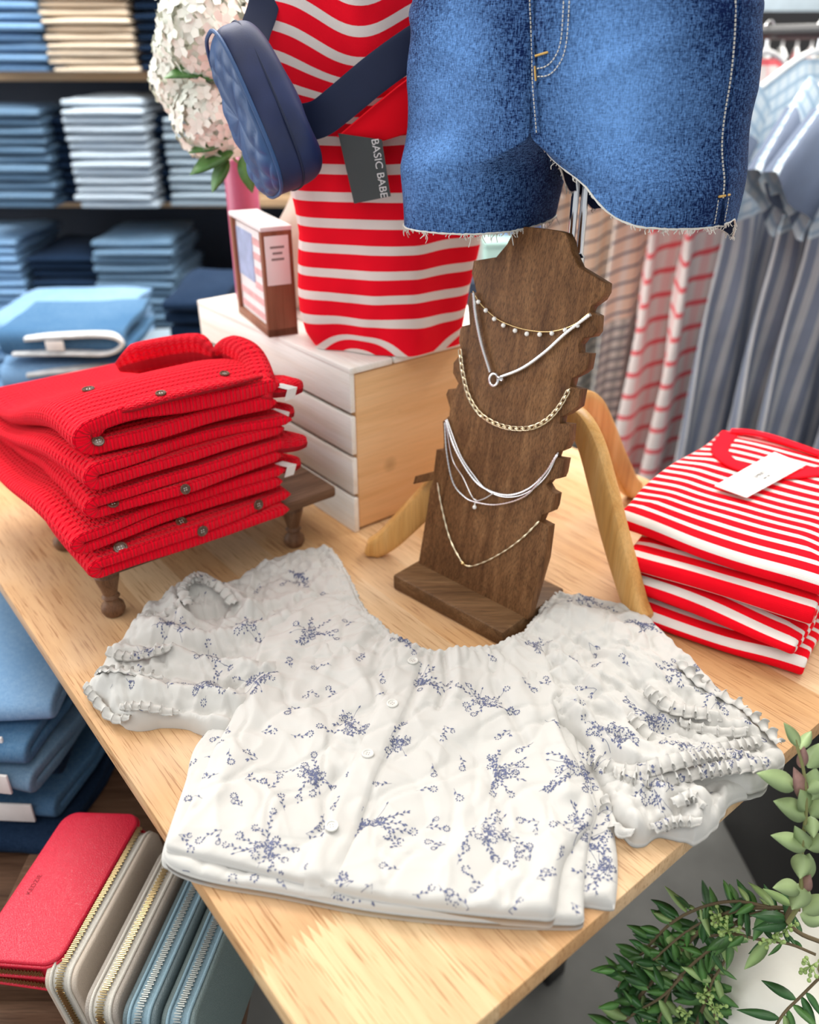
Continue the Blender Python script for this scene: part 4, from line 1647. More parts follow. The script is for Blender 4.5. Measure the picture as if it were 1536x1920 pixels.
# elastic neckline cord
nk3 = [P(x, y, 0) for x, y in []]
el = []
for i, (x, y) in enumerate(NECK):
    h = bvh.ray_cast(Vector((x, y, TZ + 0.2)), Vector((0, 0, -1)))
    z = h[0].z if h[0] is not None else TZ + 0.012
    el.append(Vector((x, y, max(z, TZ + 0.010))))
el = smooth_curve(el[::2], 4)
rr = [0.0026 + 0.0009 * math.sin(i * 1.9) + 0.0005 * math.sin(i * 0.7) for i in range(len(el))]
mb = MB()
mb.tube(el, rr, 8)
mk('elastic_neckline', mb, M['cloth'], blouse, world=True, angle=0)
# ---------------------------------------------------------------- mannequin stand and denim shorts
PSI = math.radians(30)
MC = Vector((0.184, 0.945, TZ))
man = thing('mannequin_stand', 'tripod mannequin stand with curved honey-wood legs and a chrome pole', 'mannequin stand', MC)
hub = 0.205
mb = MB()
mb.lathe([(0.001, hub - 0.03), (0.016, hub - 0.028), (0.020, hub - 0.01), (0.020, hub + 0.01), (0.015, hub + 0.022), (0.012, hub + 0.03), (0.0115, 0.355), (0.013, 0.36), (0.013, 0.378), (0.001, 0.38)], MC, 24)
mk('wooden_hub', mb, M['maple'], man, world=True)
mb = MB()
for dx in (-0.0052, 0.0052):
    mb.tube([MC + Vector((dx, 0, 0.378)), MC + Vector((dx, 0, 0.60))], 0.0042, 14)
mb.lathe([(0.001, 0.378), (0.0115, 0.379), (0.0115, 0.402), (0.008, 0.406), (0.001, 0.406)], MC, 20)
mk('chrome_pole', mb, M['chrome'], man, world=True)


def cab_leg(foot, wd=0.032):
    f = Vector(foot)
    c = Vector((MC.x, MC.y, 0))
    dr = (f - c)
    R = dr.length
    dr.normalize()
    sd = Vector((-dr.y, dr.x, 0))
    prof = [(0.010, hub + 0.002), (0.16, hub + 0.012), (0.33, hub - 0.008), (0.50, hub - 0.055), (0.66, hub - 0.105), (0.82, 0.055), (0.94, 0.024), (1.06, 0.006)]
    pts = smooth_curve([c + dr * (a * R) + Vector((0, 0, TZ + h)) for a, h in prof], 6)
    ups = []
    for i in range(len(pts)):
        t = (pts[min(i + 1, len(pts) - 1)] - pts[max(0, i - 1)]).normalized()
        ups.append(sd.cross(t).normalized())
    n = len(pts)
    ws = [0.020 for i in range(n)]
    hs = [wd * (0.75 + 0.35 * math.sin(math.pi * i / n)) for i in range(n)]
    hs[-1] *= 0.3
    hs[-2] *= 0.6
    mb = MB()
    mb.sweep(pts, sd, ups, ws, hs)
    for q in range(len(mb.v)):
        x, y, z = mb.v[q]
        mb.v[q] = (x, y, max(z, TZ + 0.0005))
    return mb


for ft in [(0.276, 0.802, 0), (-0.045, 0.960, 0), (0.345, 1.13, 0)]:
    mk('curved_leg', cab_leg(ft, 0.034), M['maple'], man, world=True)
mb = MB()
fm = Matrix.Rotation(-PSI, 4, 'Z')
mb.lathe([(0.02, 0.585), (0.10, 0.59), (0.135, 0.62), (0.14, 0.68), (0.125, 0.74), (0.03, 0.76)], MC, 28, 0, None, fm @ Matrix.Diagonal((0.9, 0.5, 1.0, 1)))
mk('hip_form', mb, M['wall_dark'], man, world=True)

shorts = thing('denim_shorts', 'blue faded denim cut-off shorts with a frayed hem above the necklace stand', 'shorts', MC + Vector((-0.019, 0, 0)), -PSI)
ZC = 0.522      # crotch height above the table


def A_of(z):
    return np.interp(z, [0.42, 0.50, 0.57, 0.64, 0.72, 0.76], [0.178, 0.181, 0.180, 0.170, 0.150, 0.140])


def B_of(z):
    return np.interp(z, [0.42, 0.50, 0.57, 0.64, 0.72, 0.76], [0.098, 0.102, 0.106, 0.104, 0.092, 0.085])


def hem(side, th):
    inn = 0.5 - 0.5 * np.cos(th) * 1.0       # 0 outer .. 1 inner
    front = np.clip(np.sin(th), 0, 1)
    if side > 0:
        return 0.456 - 0.024 * np.clip(-np.sin(th) * 3, 0, 1) + 0.062 * sstep(0.42, 0.95, inn) * (0.18 + 0.82 * sstep(0.05, 0.6, front)) + 0.005 * inn
    return 0.430 + 0.006 * inn + 0.0 * front


def leg_surf(side, th, v, off=0.0):
    zh = hem(side, th)
    z = zh + (0.745 - zh) * v
    A, B = A_of(z) - off, B_of(z) - off
    m = sstep(ZC - 0.035, ZC + 0.012, z)
    inner = np.interp(z, [0.42, 0.52], [0.020, 0.004]) + off
    cx = (A + inner) / 2
    hx = (A - inner) / 2
    cth, sth = np.cos(th), np.sin(th)
    e = lambda c: np.sign(c) * np.abs(c) ** 0.82
    x1 = cx + hx * e(cth)
    y1 = B * e(sth) * (1 - 0.0 * m)
    x2 = A * np.clip(cth, 0, 1) ** 0.9 + off * (cth <= 0)
    y2 = B * np.sign(sth) * np.abs(sth) ** 0.85
    x = (x1 * (1 - m) + x2 * m)
    y = (y1 * (1 - m) + y2 * m)
    # soft folds of the cloth
    w = 0.0035 * vnoise(x * 13, z * 11 + y * 3, side * 3.0, 61) + 0.0022 * vnoise(x * 30 + z * 16, z * 20, side, 62)
    w = w + 0.003 * np.exp(-((z - 0.60 - 0.5 * (x - 0.09)) / 0.010) ** 2) * sstep(0.02, 0.08, x)
    r = np.sqrt(x * x + y * y) + 1e-6
    k = 1 + w / r * (np.clip(r / 0.05, 0, 1))
    return side * x * k, -(y * k), z


mb = MB()
for side in (-1, 1):
    g = MB()
    g.grid(lambda u, v: leg_surf(side, u * 2 * math.pi, v), 121, 64)
    if side > 0:
        g.f = [f[::-1] for f in g.f]
    mb.add(g.v, g.f, None, 0)
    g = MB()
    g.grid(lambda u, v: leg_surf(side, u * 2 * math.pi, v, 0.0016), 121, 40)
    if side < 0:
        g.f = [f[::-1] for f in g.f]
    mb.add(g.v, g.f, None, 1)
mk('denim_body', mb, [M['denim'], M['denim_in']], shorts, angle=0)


def S(side, th, z, off=0.0):
    th = np.array([th], float)
    zh = hem(side, th)
    v = (z - zh) / (0.745 - zh)
    x, y, zz = leg_surf(side, th, v, -off)
    return Vector((float(x[0]), float(y[0]), float(zz[0])))


def seam(name, pts, r, mat, dashed=None):
    mb = MB()
    if dashed:
        c = resample(smooth_curve(pts, 4), dashed)
        for i in range(0, len(c) - 1):
            mb.tube([c[i], c[i].lerp(c[i + 1], 0.68)], r, 5)
    else:
        mb.tube(smooth_curve(pts, 4), r, 6)
    mk(name, mb, mat, shorts)


zz = lambda a, b, n: [a + (b - a) * i / (n - 1) for i in range(n)]
seam('side_seam', [S(1, 0.42, z, 0.0006) for z in zz(0.482, 0.72, 16)], 0.0008, M['thread'], 0.0034)
seam('side_seam', [S(1, 0.37, z, 0.0008) for z in zz(0.482, 0.72, 16)], 0.0016, M['denim'])
seam('slit_stitching', [S(1, 0.50, z, 0.0005) for z in zz(0.460, 0.482, 6)], 0.0005, M['thread'], 0.003)
seam('slit_stitching', [S(1, 0.30, z, 0.0005) for z in zz(0.460, 0.482, 6)], 0.0005, M['thread'], 0.003)
mb = MB()
a = S(1, 0.50, 0.484, 0.001)
b = S(1, 0.30, 0.484, 0.001)
mb.tube([a.lerp(b, i / 6) for i in range(7)], 0.0011, 6)
mk('bar_tack', mb, M['gold_thread'], shorts)
mb = MB()
a = [S(1, 0.40, z, 0.0004) for z in zz(0.4575, 0.481, 8)]
mb.sweep(a, Vector((1, 0.1, 0)).normalized(), Vector((0.1, -1, 0)).normalized(), [0.009 - 0.0011 * i for i in range(8)], 0.0008)
mk('hem_slit', mb, M['denim_in'], shorts)
# centre seam, fly and stitches
def fx(x, z, off=0.0007):
    x = x + 0.009 - 0.13 * max(0, z - 0.535)
    return S(1 if x >= 0 else -1, math.acos(min(1, abs(x / float(A_of(z))) ** (1 / 0.9))), z, off)


seam('centre_seam', [fx(0.0005, z, 0.0009) for z in zz(0.535, 0.74, 18)], 0.0013, M['denim'])
seam('centre_stitching', [fx(-0.002, z, 0.0010) for z in zz(0.535, 0.74, 18)], 0.0006, M['thread'], 0.0034)
fl = [(0.003, 0.5815), (0.014, 0.583), (0.024, 0.592), (0.030, 0.606), (0.033, 0.63), (0.034, 0.66), (0.034, 0.70)]
seam('fly_stitching', [fx(x, z, 0.0009) for x, z in fl], 0.0006, M['thread'], 0.0034)
fl = [(0.003, 0.588), (0.012, 0.590), (0.020, 0.597), (0.0255, 0.609), (0.028, 0.63), (0.029, 0.66), (0.029, 0.70)]
seam('fly_stitching', [fx(x, z, 0.0009) for x, z in fl], 0.0006, M['thread'], 0.0034)
mb = MB()
mb.tube([fx(x, 0.5975 + 0.25 * x, 0.0013) for x in (0.002, 0.006, 0.010, 0.014)], 0.0010, 6)
mk('bar_tack', mb, M['gold_thread'], shorts)
mb = MB()
mb.tube([fx(0.001, z, 0.0014) for z in (0.578, 0.582, 0.586, 0.590)], 0.0010, 6)
mk('bar_tack', mb, M['gold_thread'], shorts)
# frayed hem
rng = random.Random(8)
mb = MB()
for side in (-1, 1):
    for i in range(230):
        th = rng.uniform(0, 2 * math.pi)
        p = S(side, th, float(hem(side, np.array([th]))[0]) + 0.001)
        L = rng.uniform(0.002, 0.005) if rng.random() < 0.8 else rng.uniform(0.005, 0.010) * (1.3 if side < 0 else 0.7)
        q = p + Vector((rng.uniform(-1, 1) * L * 0.6, rng.uniform(-1, 1) * L * 0.6, -L))
        m = p.lerp(q, 0.5) + Vector((rng.uniform(-1, 1), rng.uniform(-1, 1), 0)) * L * 0.35
        mb.tube(smooth_curve([p, m, q], 3), 0.00045, 4)
    ths = [2 * math.pi * k / 160 for k in range(160)]
    mb.tube([S(side, t, float(hem(side, np.array([t]))[0]) + 0.0004 + 0.0006 * rng.random()) for t in ths], [0.0007 + 0.0007 * rng.random() for _ in ths], 5, True)
mk('frayed_hem', mb, M['thread'], shorts)

# ---------------------------------------------------------------- striped shirt standing on the crate
rows = [(668, 600, 775, 866), (640, 582, 776, 866), (600, 570, 776, 874), (560, 566, 776, 880), (500, 566, 776, 895), (450, 568, 774, 905), (400, 560, 765, 910), (340, 547, 748, 912), (250, 530, 738, 915), (170, 512, 722, 905), (100, 495, 700, 900),
        (40, 484, 690, 890), (-20, 476, 682, 880), (-100, 480, 670, 860)]
shirt = thing('striped_shirt', 'red shirt with white stripes draped upright on the crate behind the denim shorts', 'shirt', Vector((-0.03, 1.13, TZ + CTOP)))
NU = 90


def shirt_ring(k):
    y, l, c, r = k
    C = PY(c, y, 1.068)
    L = PY(l, y, 1.10)
    R = PY(r, y, 1.125)
    z = max(C.z, TZ + CTOP + 0.001)
    pts = [L, L.lerp(C, 0.33) + Vector((0, -0.008, 0)), L.lerp(C, 0.7) + Vector((0, -0.006, 0)), C, C.lerp(R, 0.5) + Vector((0, -0.001, 0)), R, R + Vector((-0.02, 0.05, 0)), C + Vector((-0.01, 0.12, 0)), L + Vector((0.01, 0.09, 0)), L + Vector((-0.006, 0.04, 0))]
    rr = resample([Vector((p.x, p.y, z)) for p in smooth_curve(pts, 8, True)], 0.001, True)
    return [rr[int(i * len(rr) / NU)] for i in range(NU)], z


R_ = [shirt_ring(k) for k in rows]
zs = np.array([z for _, z in R_])
Xr = np.array([[p.x for p in rg] for rg, _ in R_])
Yr = np.array([[p.y for p in rg] for rg, _ in R_])
order = np.argsort(zs)
zs, Xr, Yr = zs[order], Xr[order], Yr[order]
NV = 110
zg = np.linspace(zs[0], zs[-1], NV)
V, UV = [], []
for z in zg:
    x = np.array([np.interp(z, zs, Xr[:, i]) for i in range(NU)])
    y = np.array([np.interp(z, zs, Yr[:, i]) for i in range(NU)])
    w = 0.004 * vnoise(x * 22, z * 9, 0, 71) + 0.0018 * vnoise(x * 45, z * 22, 0, 72)
    y = y + w
    h = z - TZ
    up_ = sstep(0.50, 0.60, h)
    xc = -0.055
    dr = 0.045 * up_ * np.exp(-((x - xc) / 0.075) ** 2) + 0.004 * vnoise(x * 18, z * 7, 0, 74)
    tw = (1 - sstep(0.0, 0.045, h - CTOP))
    dr = dr + tw * 0.022 * np.sin(x * 38 + 1.0)
    for i in range(NU + 1):
        j = i % NU
        V.append((x[j], y[j], z))
        UV.append((i * 0.006, z - TZ + dr[j]))
fs = []
for j in range(NV - 1):
    for i in range(NU):
        a = j * (NU + 1) + i
        fs.append([a, a + 1, a + NU + 2, a + NU + 1])
fs.append([(NV - 1) * (NU + 1) + i for i in range(NU)])
mb = MB().add(V, fs, UV)
mk('shirt_body', mb, M['shirt'], shirt, world=True, angle=0)
# red fold under the strap
sp = [PY(632, 256, 1.056), PY(660, 232, 1.050), PY(700, 198, 1.045), PY(745, 162, 1.045), PY(800, 120, 1.05), PY(805, 250, 1.05), PY(760, 252, 1.048), PY(720, 264, 1.048), PY(690, 266, 1.050), PY(660, 258, 1.054)]
mk('turned_red_cuff', MB().prism([Vector((p.x, 1.055, p.z)) for p in sp], (0, -0.010, 0), 0.004), M['tee_plain'], shirt, world=True)
# black hang tag with white lettering
tc = [PY(634, 250, 1.045), PY(716, 262, 1.038), PY(733, 368, 1.038), PY(664, 382, 1.045)]
tt = mk('hang_tag', MB().prism(tc, (0, 0.0012, 0)), M['black_card'], shirt, world=True, angle=30)
e1 = (tc[2] - tc[1]).normalized()
nf = (tc[1] - tc[0]).cross(e1).normalized()
if nf.y > 0:
    nf = -nf
e2 = nf.cross(e1).normalized()
vs, fs = text_mesh('BASIC BABE', 0.0125)
cc = tc[1].lerp(tc[2], 0.52) + (tc[0] - tc[1]).normalized() * 0.0085 + nf * 0.0009
mk('tag_lettering', MB().add([cc + e1 * v.x + e2 * v.y + nf * v.z for v in vs], fs), M['white_ink'], tt, world=True, smooth=False)

# ---------------------------------------------------------------- navy belt bag
bc = PY(492, 208, 1.03)
bag = thing('belt_bag', 'navy quilted nylon belt bag hung across the striped shirt', 'bag', bc)
eL = Vector((0.36, -0.10, -0.93)).normalized()
eN = Vector((-0.88, -0.42, -0.20))
eN = (eN - eL * eN.dot(eL)).normalized()
eD = eL.cross(eN).normalized()
if eD.y > 0:
    eD = -eD
# eN: normal of the quilted face, eD: gusset towards the viewer
hl, hd, hn = 0.088, 0.054, 0.034


def bagF(u, v):
    th = u * 2 * math.pi
    ph = (v - 0.5) * math.pi
    e = lambda c, k: np.sign(c) * np.abs(c) ** k
    L = hl * e(np.cos(th), 0.62) * e(np.cos(ph), 0.28)
    D = hd * e(np.sin(th), 0.62) * e(np.cos(ph), 0.28)
    N = hn * e(np.sin(ph), 0.55)
    # wedge: wider at the bottom
    D = D * (0.86 + 0.14 * (L / hl + 1) * 0.9)
    N = N * (0.95 + 0.2 * (L / hl))
    q = np.abs(np.sin((L + D) / 0.011)) * np.abs(np.sin((L - D) / 0.011))
    face = sstep(0.60, 0.85, N / hn)
    N = N + face * (0.004 * q ** 0.6 - 0.002)
    s = 0.003 * vnoise(L * 30, D * 30, N * 30, 81)
    N = N + s
    D = D + s * (1 - face)
    return N, L, D


g = MB()
g.grid(bagF, 141, 81)
Vw = [bc + eN * a + eL * b + eD * c for a, b, c in g.v]
top_i, q = [], []
fa, fb = [], []
for f in g.f:
    a = sum(g.v[i][0] for i in f) / 4
    (fa if a > hn * 0.62 else fb).append(f)
mb = MB()
mb.add(Vw, fb, None, 0)
mk('bag_body', mb, M['navy'], bag, world=True, angle=0)
mb = MB()
mb.add(Vw, fa, None, 0)
mk('quilted_front', mb, M['navy_quilt'], bag, world=True, angle=0)


def rim(k, n=64, sc=1.0, pw=0.62):
    out = []
    for i in range(n):
        t = 2 * math.pi * i / n
        e = lambda c, kk: math.copysign(abs(c) ** kk, c)
        L = hl * e(math.cos(t), pw) * sc
        D = hd * e(math.sin(t), pw) * sc * (0.86 + 0.14 * (L / hl + 1) * 0.9)
        out.append(bc + eN * k + eL * L + eD * D)
    return out


mb = MB()
mb.tube(rim(hn * 0.68, 90, 0.99), 0.0022, 8, True)
mk('piping', mb, M['navy_quilt'], bag, world=True)
mb = MB()
mb.tube(rim(-0.004, 90, 1.004), 0.0016, 6, True)
mk('zipper', mb, M['navy_web'], bag, world=True)
# strap
def strap(px, w):
    pts = smooth_curve([PY(x, y, d) for x, y, d in px], 8)
    n = len(pts)
    fr = Vector((0, -1, 0))
    ups = []
    sds = []
    for i in range(n):
        t = (pts[min(i + 1, n - 1)] - pts[max(0, i - 1)]).normalized()
        s = t.cross(fr).normalized()
        sds.append(s)
        ups.append(s.cross(t))
    return MB().sweep(pts, sds, ups, w, 0.0022)


mk('strap', strap([(560, 232, 1.05), (600, 222, 1.040), (640, 192, 1.034), (700, 142, 1.034), (760, 98, 1.04), (830, 52, 1.06)], 0.040), M['navy_web'], bag, world=True)
mk('strap', strap([(470, 95, 1.06), (480, 55, 1.075), (492, 20, 1.085), (502, -30, 1.09)], 0.034), M['navy_web'], bag, world=True)
# ---------------------------------------------------------------- flag box sign on the crate
sc0 = P(505, 634, CTOP)
sdir = Vector((-0.45, 0.893, 0)).normalized()
sthk = Vector((sdir.y, -sdir.x, 0))
sm = frame_matrix(sc0, sdir, sthk, Vector((0, 0, 1)))
sm = frame_matrix(Vector((0, 0, 0)), sdir, -sthk * -1, Vector((0, 0, 1)))
sign = thing('flag_box_sign', 'wooden box sign with a glare-paled flag print and a price sticker, on the crate', 'box sign', sc0)
SM = Matrix.Translation(sc0) @ frame_matrix(Vector((0, 0, 0)), sdir, sthk, Vector((0, 0, 1)))
SLn, SHt, STk = 0.150, 0.146, 0.044
fr = MB()
fr.box((SLn / 2, STk / 2, 0.006), (SLn, STk, 0.012), SM, 0.001)
fr.box((0.005, STk / 2, SHt / 2), (0.010, STk, SHt - 0.001), SM, 0.001)
fr.box((SLn - 0.005, STk / 2, SHt / 2), (0.010, STk, SHt - 0.001), SM, 0.001)
mk('wooden_box_frame', fr, M['walnut_box'], sign, world=True)
mk('white_top', MB().box((SLn / 2, STk / 2, SHt + 0.002), (SLn + 0.002, STk + 0.001, 0.006), SM, 0.001), M['white_paint'], sign, world=True)
mk('flag_panel', MB().box((SLn / 2, 0.010, SHt / 2), (SLn - 0.020, 0.008, SHt - 0.013), SM), M['white_paint'], sign, world=True)
M['glare_blue'] = m_plain('glare_pale_blue_paint', (0.34, 0.42, 0.62), 0.6, 0, 0.15, 60)  # canton and stripes paled in the colour for glare on the print
M['glare_red'] = m_plain('glare_pale_red_paint', (0.72, 0.42, 0.42), 0.6, 0, 0.15, 60)
mk('flag_canton', MB().box((0.100, 0.0055, 0.098), (0.075, 0.0012, 0.068), SM), M['glare_blue'], sign, world=True)
mb = MB()
for k in range(4):
    z = 0.022 + k * 0.0205
    x0, x1 = (0.013, SLn - 0.013) if z < 0.062 else (0.013, 0.060)
    mb.box(((x0 + x1) / 2, 0.0055, z), (x1 - x0, 0.0012, 0.0095), SM)
for z in (0.104, 0.124):
    mb.box((0.0365, 0.0055, z), (0.047, 0.0012, 0.0095), SM)
mk('flag_stripes', mb, M['glare_red'], sign, world=True, smooth=False)
stk = mk('price_sticker', MB().box((-0.0006, STk * 0.48, SHt - 0.040), (0.0012, 0.034, 0.066), SM, 0.0004), M['paper'], sign, world=True)
mb = MB()
for k, (w, zz_) in enumerate([(0.020, 0.018), (0.014, 0.010), (0.018, 0.002)]):
    mb.box((-0.0014, STk * 0.48, SHt - 0.040 + zz_), (0.0004, w, 0.003), SM)
mk('sticker_print', mb, M['ink'], stk, world=True, smooth=False)

# ---------------------------------------------------------------- vase with hydrangeas
vc = PY(520, 560, 1.30)
vc = Vector((-0.150, 1.335, TZ + CTOP))
vase = thing('ceramic_vase', 'blush ceramic bottle vase holding white hydrangeas on the crate', 'vase', vc)
prof = [(0.001, 0), (0.042, 0.001), (0.055, 0.012), (0.066, 0.05), (0.067, 0.085), (0.058, 0.12), (0.040, 0.148), (0.031, 0.165), (0.030, 0.185), (0.034, 0.20), (0.044, 0.212), (0.044, 0.215), (0.040, 0.214), (0.030, 0.203), (0.026, 0.185), (0.026, 0.12), (0.001, 0.10)]
mk('vase_body', MB().lathe(prof, vc, 36), M['vase'], vase, world=True)


def bloom_mb(R, rng, n=150):
    mb = MB()
    mb2 = MB()
    for i in range(n):
        y = 1 - 2 * (i + 0.5) / n
        r = math.sqrt(1 - y * y)
        a = i * 2.39996
        d = Vector((math.cos(a) * r, math.sin(a) * r, y)) + Vector((rng.gauss(0, .05), rng.gauss(0, .05), rng.gauss(0, .05)))
        d.normalize()
        c = d * R * rng.uniform(0.88, 1.05)
        x = d.cross(Vector((0.3, 0.2, 1))).normalized()
        yv = d.cross(x)
        s = R * 0.21
        a0 = rng.uniform(0, 6)
        for k in range(4):
            q = a0 + k * math.pi / 2
            t = x * math.cos(q) + yv * math.sin(q)
            b = d.cross(t)
            pts = [c, c + t * s * 0.45 + b * s * 0.42 + d * s * 0.12, c + t * s * 1.0 + b * s * 0.30 + d * s * rng.uniform(0, .3), c + t * s * 1.0 - b * s * 0.30 + d * s * rng.uniform(0, .3), c + t * s * 0.45 - b * s * 0.42 + d * s * 0.12]
            mb.add(pts, [[0, 1, 2, 3, 4]])
    return mb


rng = random.Random(4)
blooms = [(392, 62, 1.27, 0.064, 'large white hydrangea bloom beside the top of the striped shirt'), (352, 150, 1.31, 0.050, 'white hydrangea bloom at the left, above the green leaf'),
          (402, 222, 1.28, 0.056, 'white hydrangea bloom hanging low behind the navy bag'), (372, 22, 1.33, 0.052, 'white hydrangea bloom cut by the top of the picture'), (455, 20, 1.34, 0.055, 'creamy hydrangea bloom behind the bag strap'),
          (345, 95, 1.30, 0.040, 'small white hydrangea bloom on the left side of the bunch')]
top_v = vc + Vector((0, 0, 0.205))
for (px, py, Y, R, lb) in blooms:
    c = PY(px, py, Y)
    f = thing('hydrangea', lb, 'flower', c, 0, 'hydrangeas in the vase')
    mk('bloom', bloom_mb(R, rng), M['petal'], f, angle=0)
    m = c.lerp(top_v, 0.5) + Vector((0, 0.02, 0.02))
    mb = MB()
    mb.tube(smooth_curve([c - Vector((0, 0, R * 0.5)), m, top_v + Vector((rng.uniform(-.01, .01), rng.uniform(-.01, .01), 0)), vc + Vector((0, 0, 0.11))], 6), 0.0032, 8)
    mk('stem', mb, M['stem'], f, world=True)


def leaf(mb, base, d, up_, L, W, fold=0.25, curl=0.2, m=0, n=7):
    d = d.normalized()
    s = d.cross(up_).normalized()
    u = s.cross(d).normalized()
    V = []
    for i in range(n + 1):
        t = i / n
        w = W * (math.sin(math.pi * t ** 0.8) ** 0.85) / 2 if 0 < t < 1 else 0.0003
        c = base + d * (L * t) + u * (-curl * L * t * t)
        V += [c - s * w + u * w * fold, c + u * 0, c + s * w + u * w * fold, c - u * 0.0004]
    F = []
    for i in range(n):
        a = i * 4
        F += [[a, a + 1, a + 5, a + 4], [a + 1, a + 2, a + 6, a + 5], [a + 2, a + 3, a + 7, a + 6], [a + 3, a, a + 4, a + 7]]
    mb.add(V, F, None, m)


lf = thing('hydrangea_foliage', 'green hydrangea leaves between the white blooms and the vase', 'foliage', top_v)
mb = MB()
for (px, py, dx, dz, L) in [(400, 132, -0.75, 0.02, 0.065), (345, 128, 0.8, -0.1, 0.06), (440, 285, -0.9, -0.25, 0.07), (420, 270, -0.8, -0.05, 0.05), (455, 290, 0.2, -0.8, 0.05), (430, 300, -0.4, -0.5, 0.05)]:
    leaf(mb, PY(px, py, 1.25), Vector((dx, -0.25, dz)), Vector((0, -0.6, 0.8)), L, L * 0.5, 0.2, 0.2)
mk('leaves', mb, M['leaf_mid'], lf, world=True, angle=0)
mb = MB()
for (px, py) in [(345, 128), (400, 132), (430, 290)]:
    mb.tube(smooth_curve([PY(px, py, 1.25), PY((px + 500) / 2, (py + 330) / 2, 1.30), top_v, vc + Vector((0, 0, 0.11))], 5), 0.0022, 6)
mk('stem', mb, M['stem'], lf, world=True)

# mauve pillar candle
cc = Vector((-0.262, 1.375, TZ + CTOP))
can = thing('pillar_candle', 'tall mauve pillar candle standing on the crate behind the box sign', 'candle', cc)
mk('wax_body', MB().lathe([(0.001, 0), (0.024, 0), (0.0255, 0.003), (0.0255, 0.209), (0.023, 0.213), (0.012, 0.209), (0.001, 0.208)], cc, 28), M['mauve'], can, world=True)
mk('wick', MB().lathe([(0.0006, 0.207), (0.0008, 0.208), (0.0007, 0.218), (0.0003, 0.219)], cc, 8), M['black'], can, world=True)
# ---------------------------------------------------------------- wall of folded jeans
SHX0, SHX1 = -2.75, -0.30
unit = thing('wall_shelf_unit', 'tall dark-backed wall shelving filled with folded jeans', 'shelving', ((SHX0 + SHX1) / 2, 3.3, 0))
mk('back_panel', MB().box((0, 0.30, 1.2), (SHX1 - SHX0, 0.04, 2.4)), M['wall_dark'], unit, smooth=False)
SZ = [TZ + 0.552, TZ + 0.165, TZ - 0.222, TZ - 0.60]
for z in SZ:
    mk('shelf_board', MB().box((0, 0.0, z - 0.015), (SHX1 - SHX0, 0.58, 0.03), bevel=0.003), M['shelf'], unit)
for x in (-1.22, 1.22):
    mk('side_panel', MB().box((x, 0.0, 1.2), (0.02, 0.58, 2.4)), M['wall_dark'], unit, smooth=False)

J = {}
for nm, dk, lt in [('sky_denim', (0.16, 0.30, 0.50), (0.52, 0.68, 0.84)), ('grey_denim', (0.28, 0.36, 0.43), (0.60, 0.66, 0.71)), ('pale_denim', (0.42, 0.50, 0.58), (0.74, 0.79, 0.84)),
                   ('dusk_denim', (0.10, 0.18, 0.28), (0.34, 0.45, 0.55)), ('dark_denim', (0.006, 0.018, 0.045), (0.05, 0.09, 0.17)), ('mid_denim', (0.05, 0.13, 0.25), (0.24, 0.38, 0.52))]:
    J[nm] = m_denim(nm, dk, lt, weave=0.35, scale=0.5)
J['beige_twill'] = m_plain('beige_twill', (0.80, 0.67, 0.52), 0.85, 0, 0.07, 12)
J['inside_out'] = m_plain('pale_denim_reverse', (0.58, 0.60, 0.62), 0.85, 0, 0.2, 40)


def jean_mb(W, D, pit, n, seed, amp=0.004):
    path = serp(n, D, pit, 0.03, seed, 9, 6)
    return fold_mb(path, pit * 0.95, W, 9, cloth_deform(seed, amp, 8, H=pit * n, W=W, L=D, sag=0.01))


protos = {}


def folded_item(name, mat, W, D, pit, n, seed):
    key = (name, mat, round(W, 2), round(D, 2), round(pit, 4), n, seed % 3)
    if key not in protos:
        mb = jean_mb(W, D, pit, n, seed % 3 + 5)
        # local: path along x -> turn so that it runs back (+y), centred
        mb.v = [(y - W / 2, x, z) for x, y, z in mb.v]
        mb.f = [f[::-1] for f in mb.f]
        o = mk(name, mb, J[mat], None, angle=80)
        protos[key] = [o, False]
    p = protos[key]
    if not p[1]:
        p[1] = True
        return p[0]
    q = p[0].copy()
    COL.objects.link(q)
    return q


def stack(x, y, z0, n, W, D, pit, lay, mat, label, cat='jeans', name='folded_jeans', rot=0.0, seed=0, group=None, jx=0.006):
    rng = random.Random(seed)
    z = z0
    words = ['topmost', 'second from the top', 'third from the top', 'fourth from the top', 'fifth from the top', 'sixth from the top', 'seventh from the top', 'eighth from the top',
             'ninth from the top', 'tenth from the top', 'eleventh from the top', 'twelfth from the top', 'thirteenth from the top', 'fourteenth from the top']
    for i in range(n):
        o = folded_item(name, mat, W, D, pit, lay, seed + i)
        o.location = (x + rng.uniform(-jx, jx), y + rng.uniform(-0.012, 0.012), z)
        o.rotation_euler = (0, 0, rot + math.radians(rng.uniform(-1.5, 1.5)))
        tag(o, label + ', ' + words[n - 1 - i], cat, group)
        z += pit * lay * 0.985
    return z


def at(px, Y, z):
    """x of a pixel column at depth Y and height z"""
    dep = Y * CP + (CAMH - z) * SP
    return (px - 768) / FPX * dep


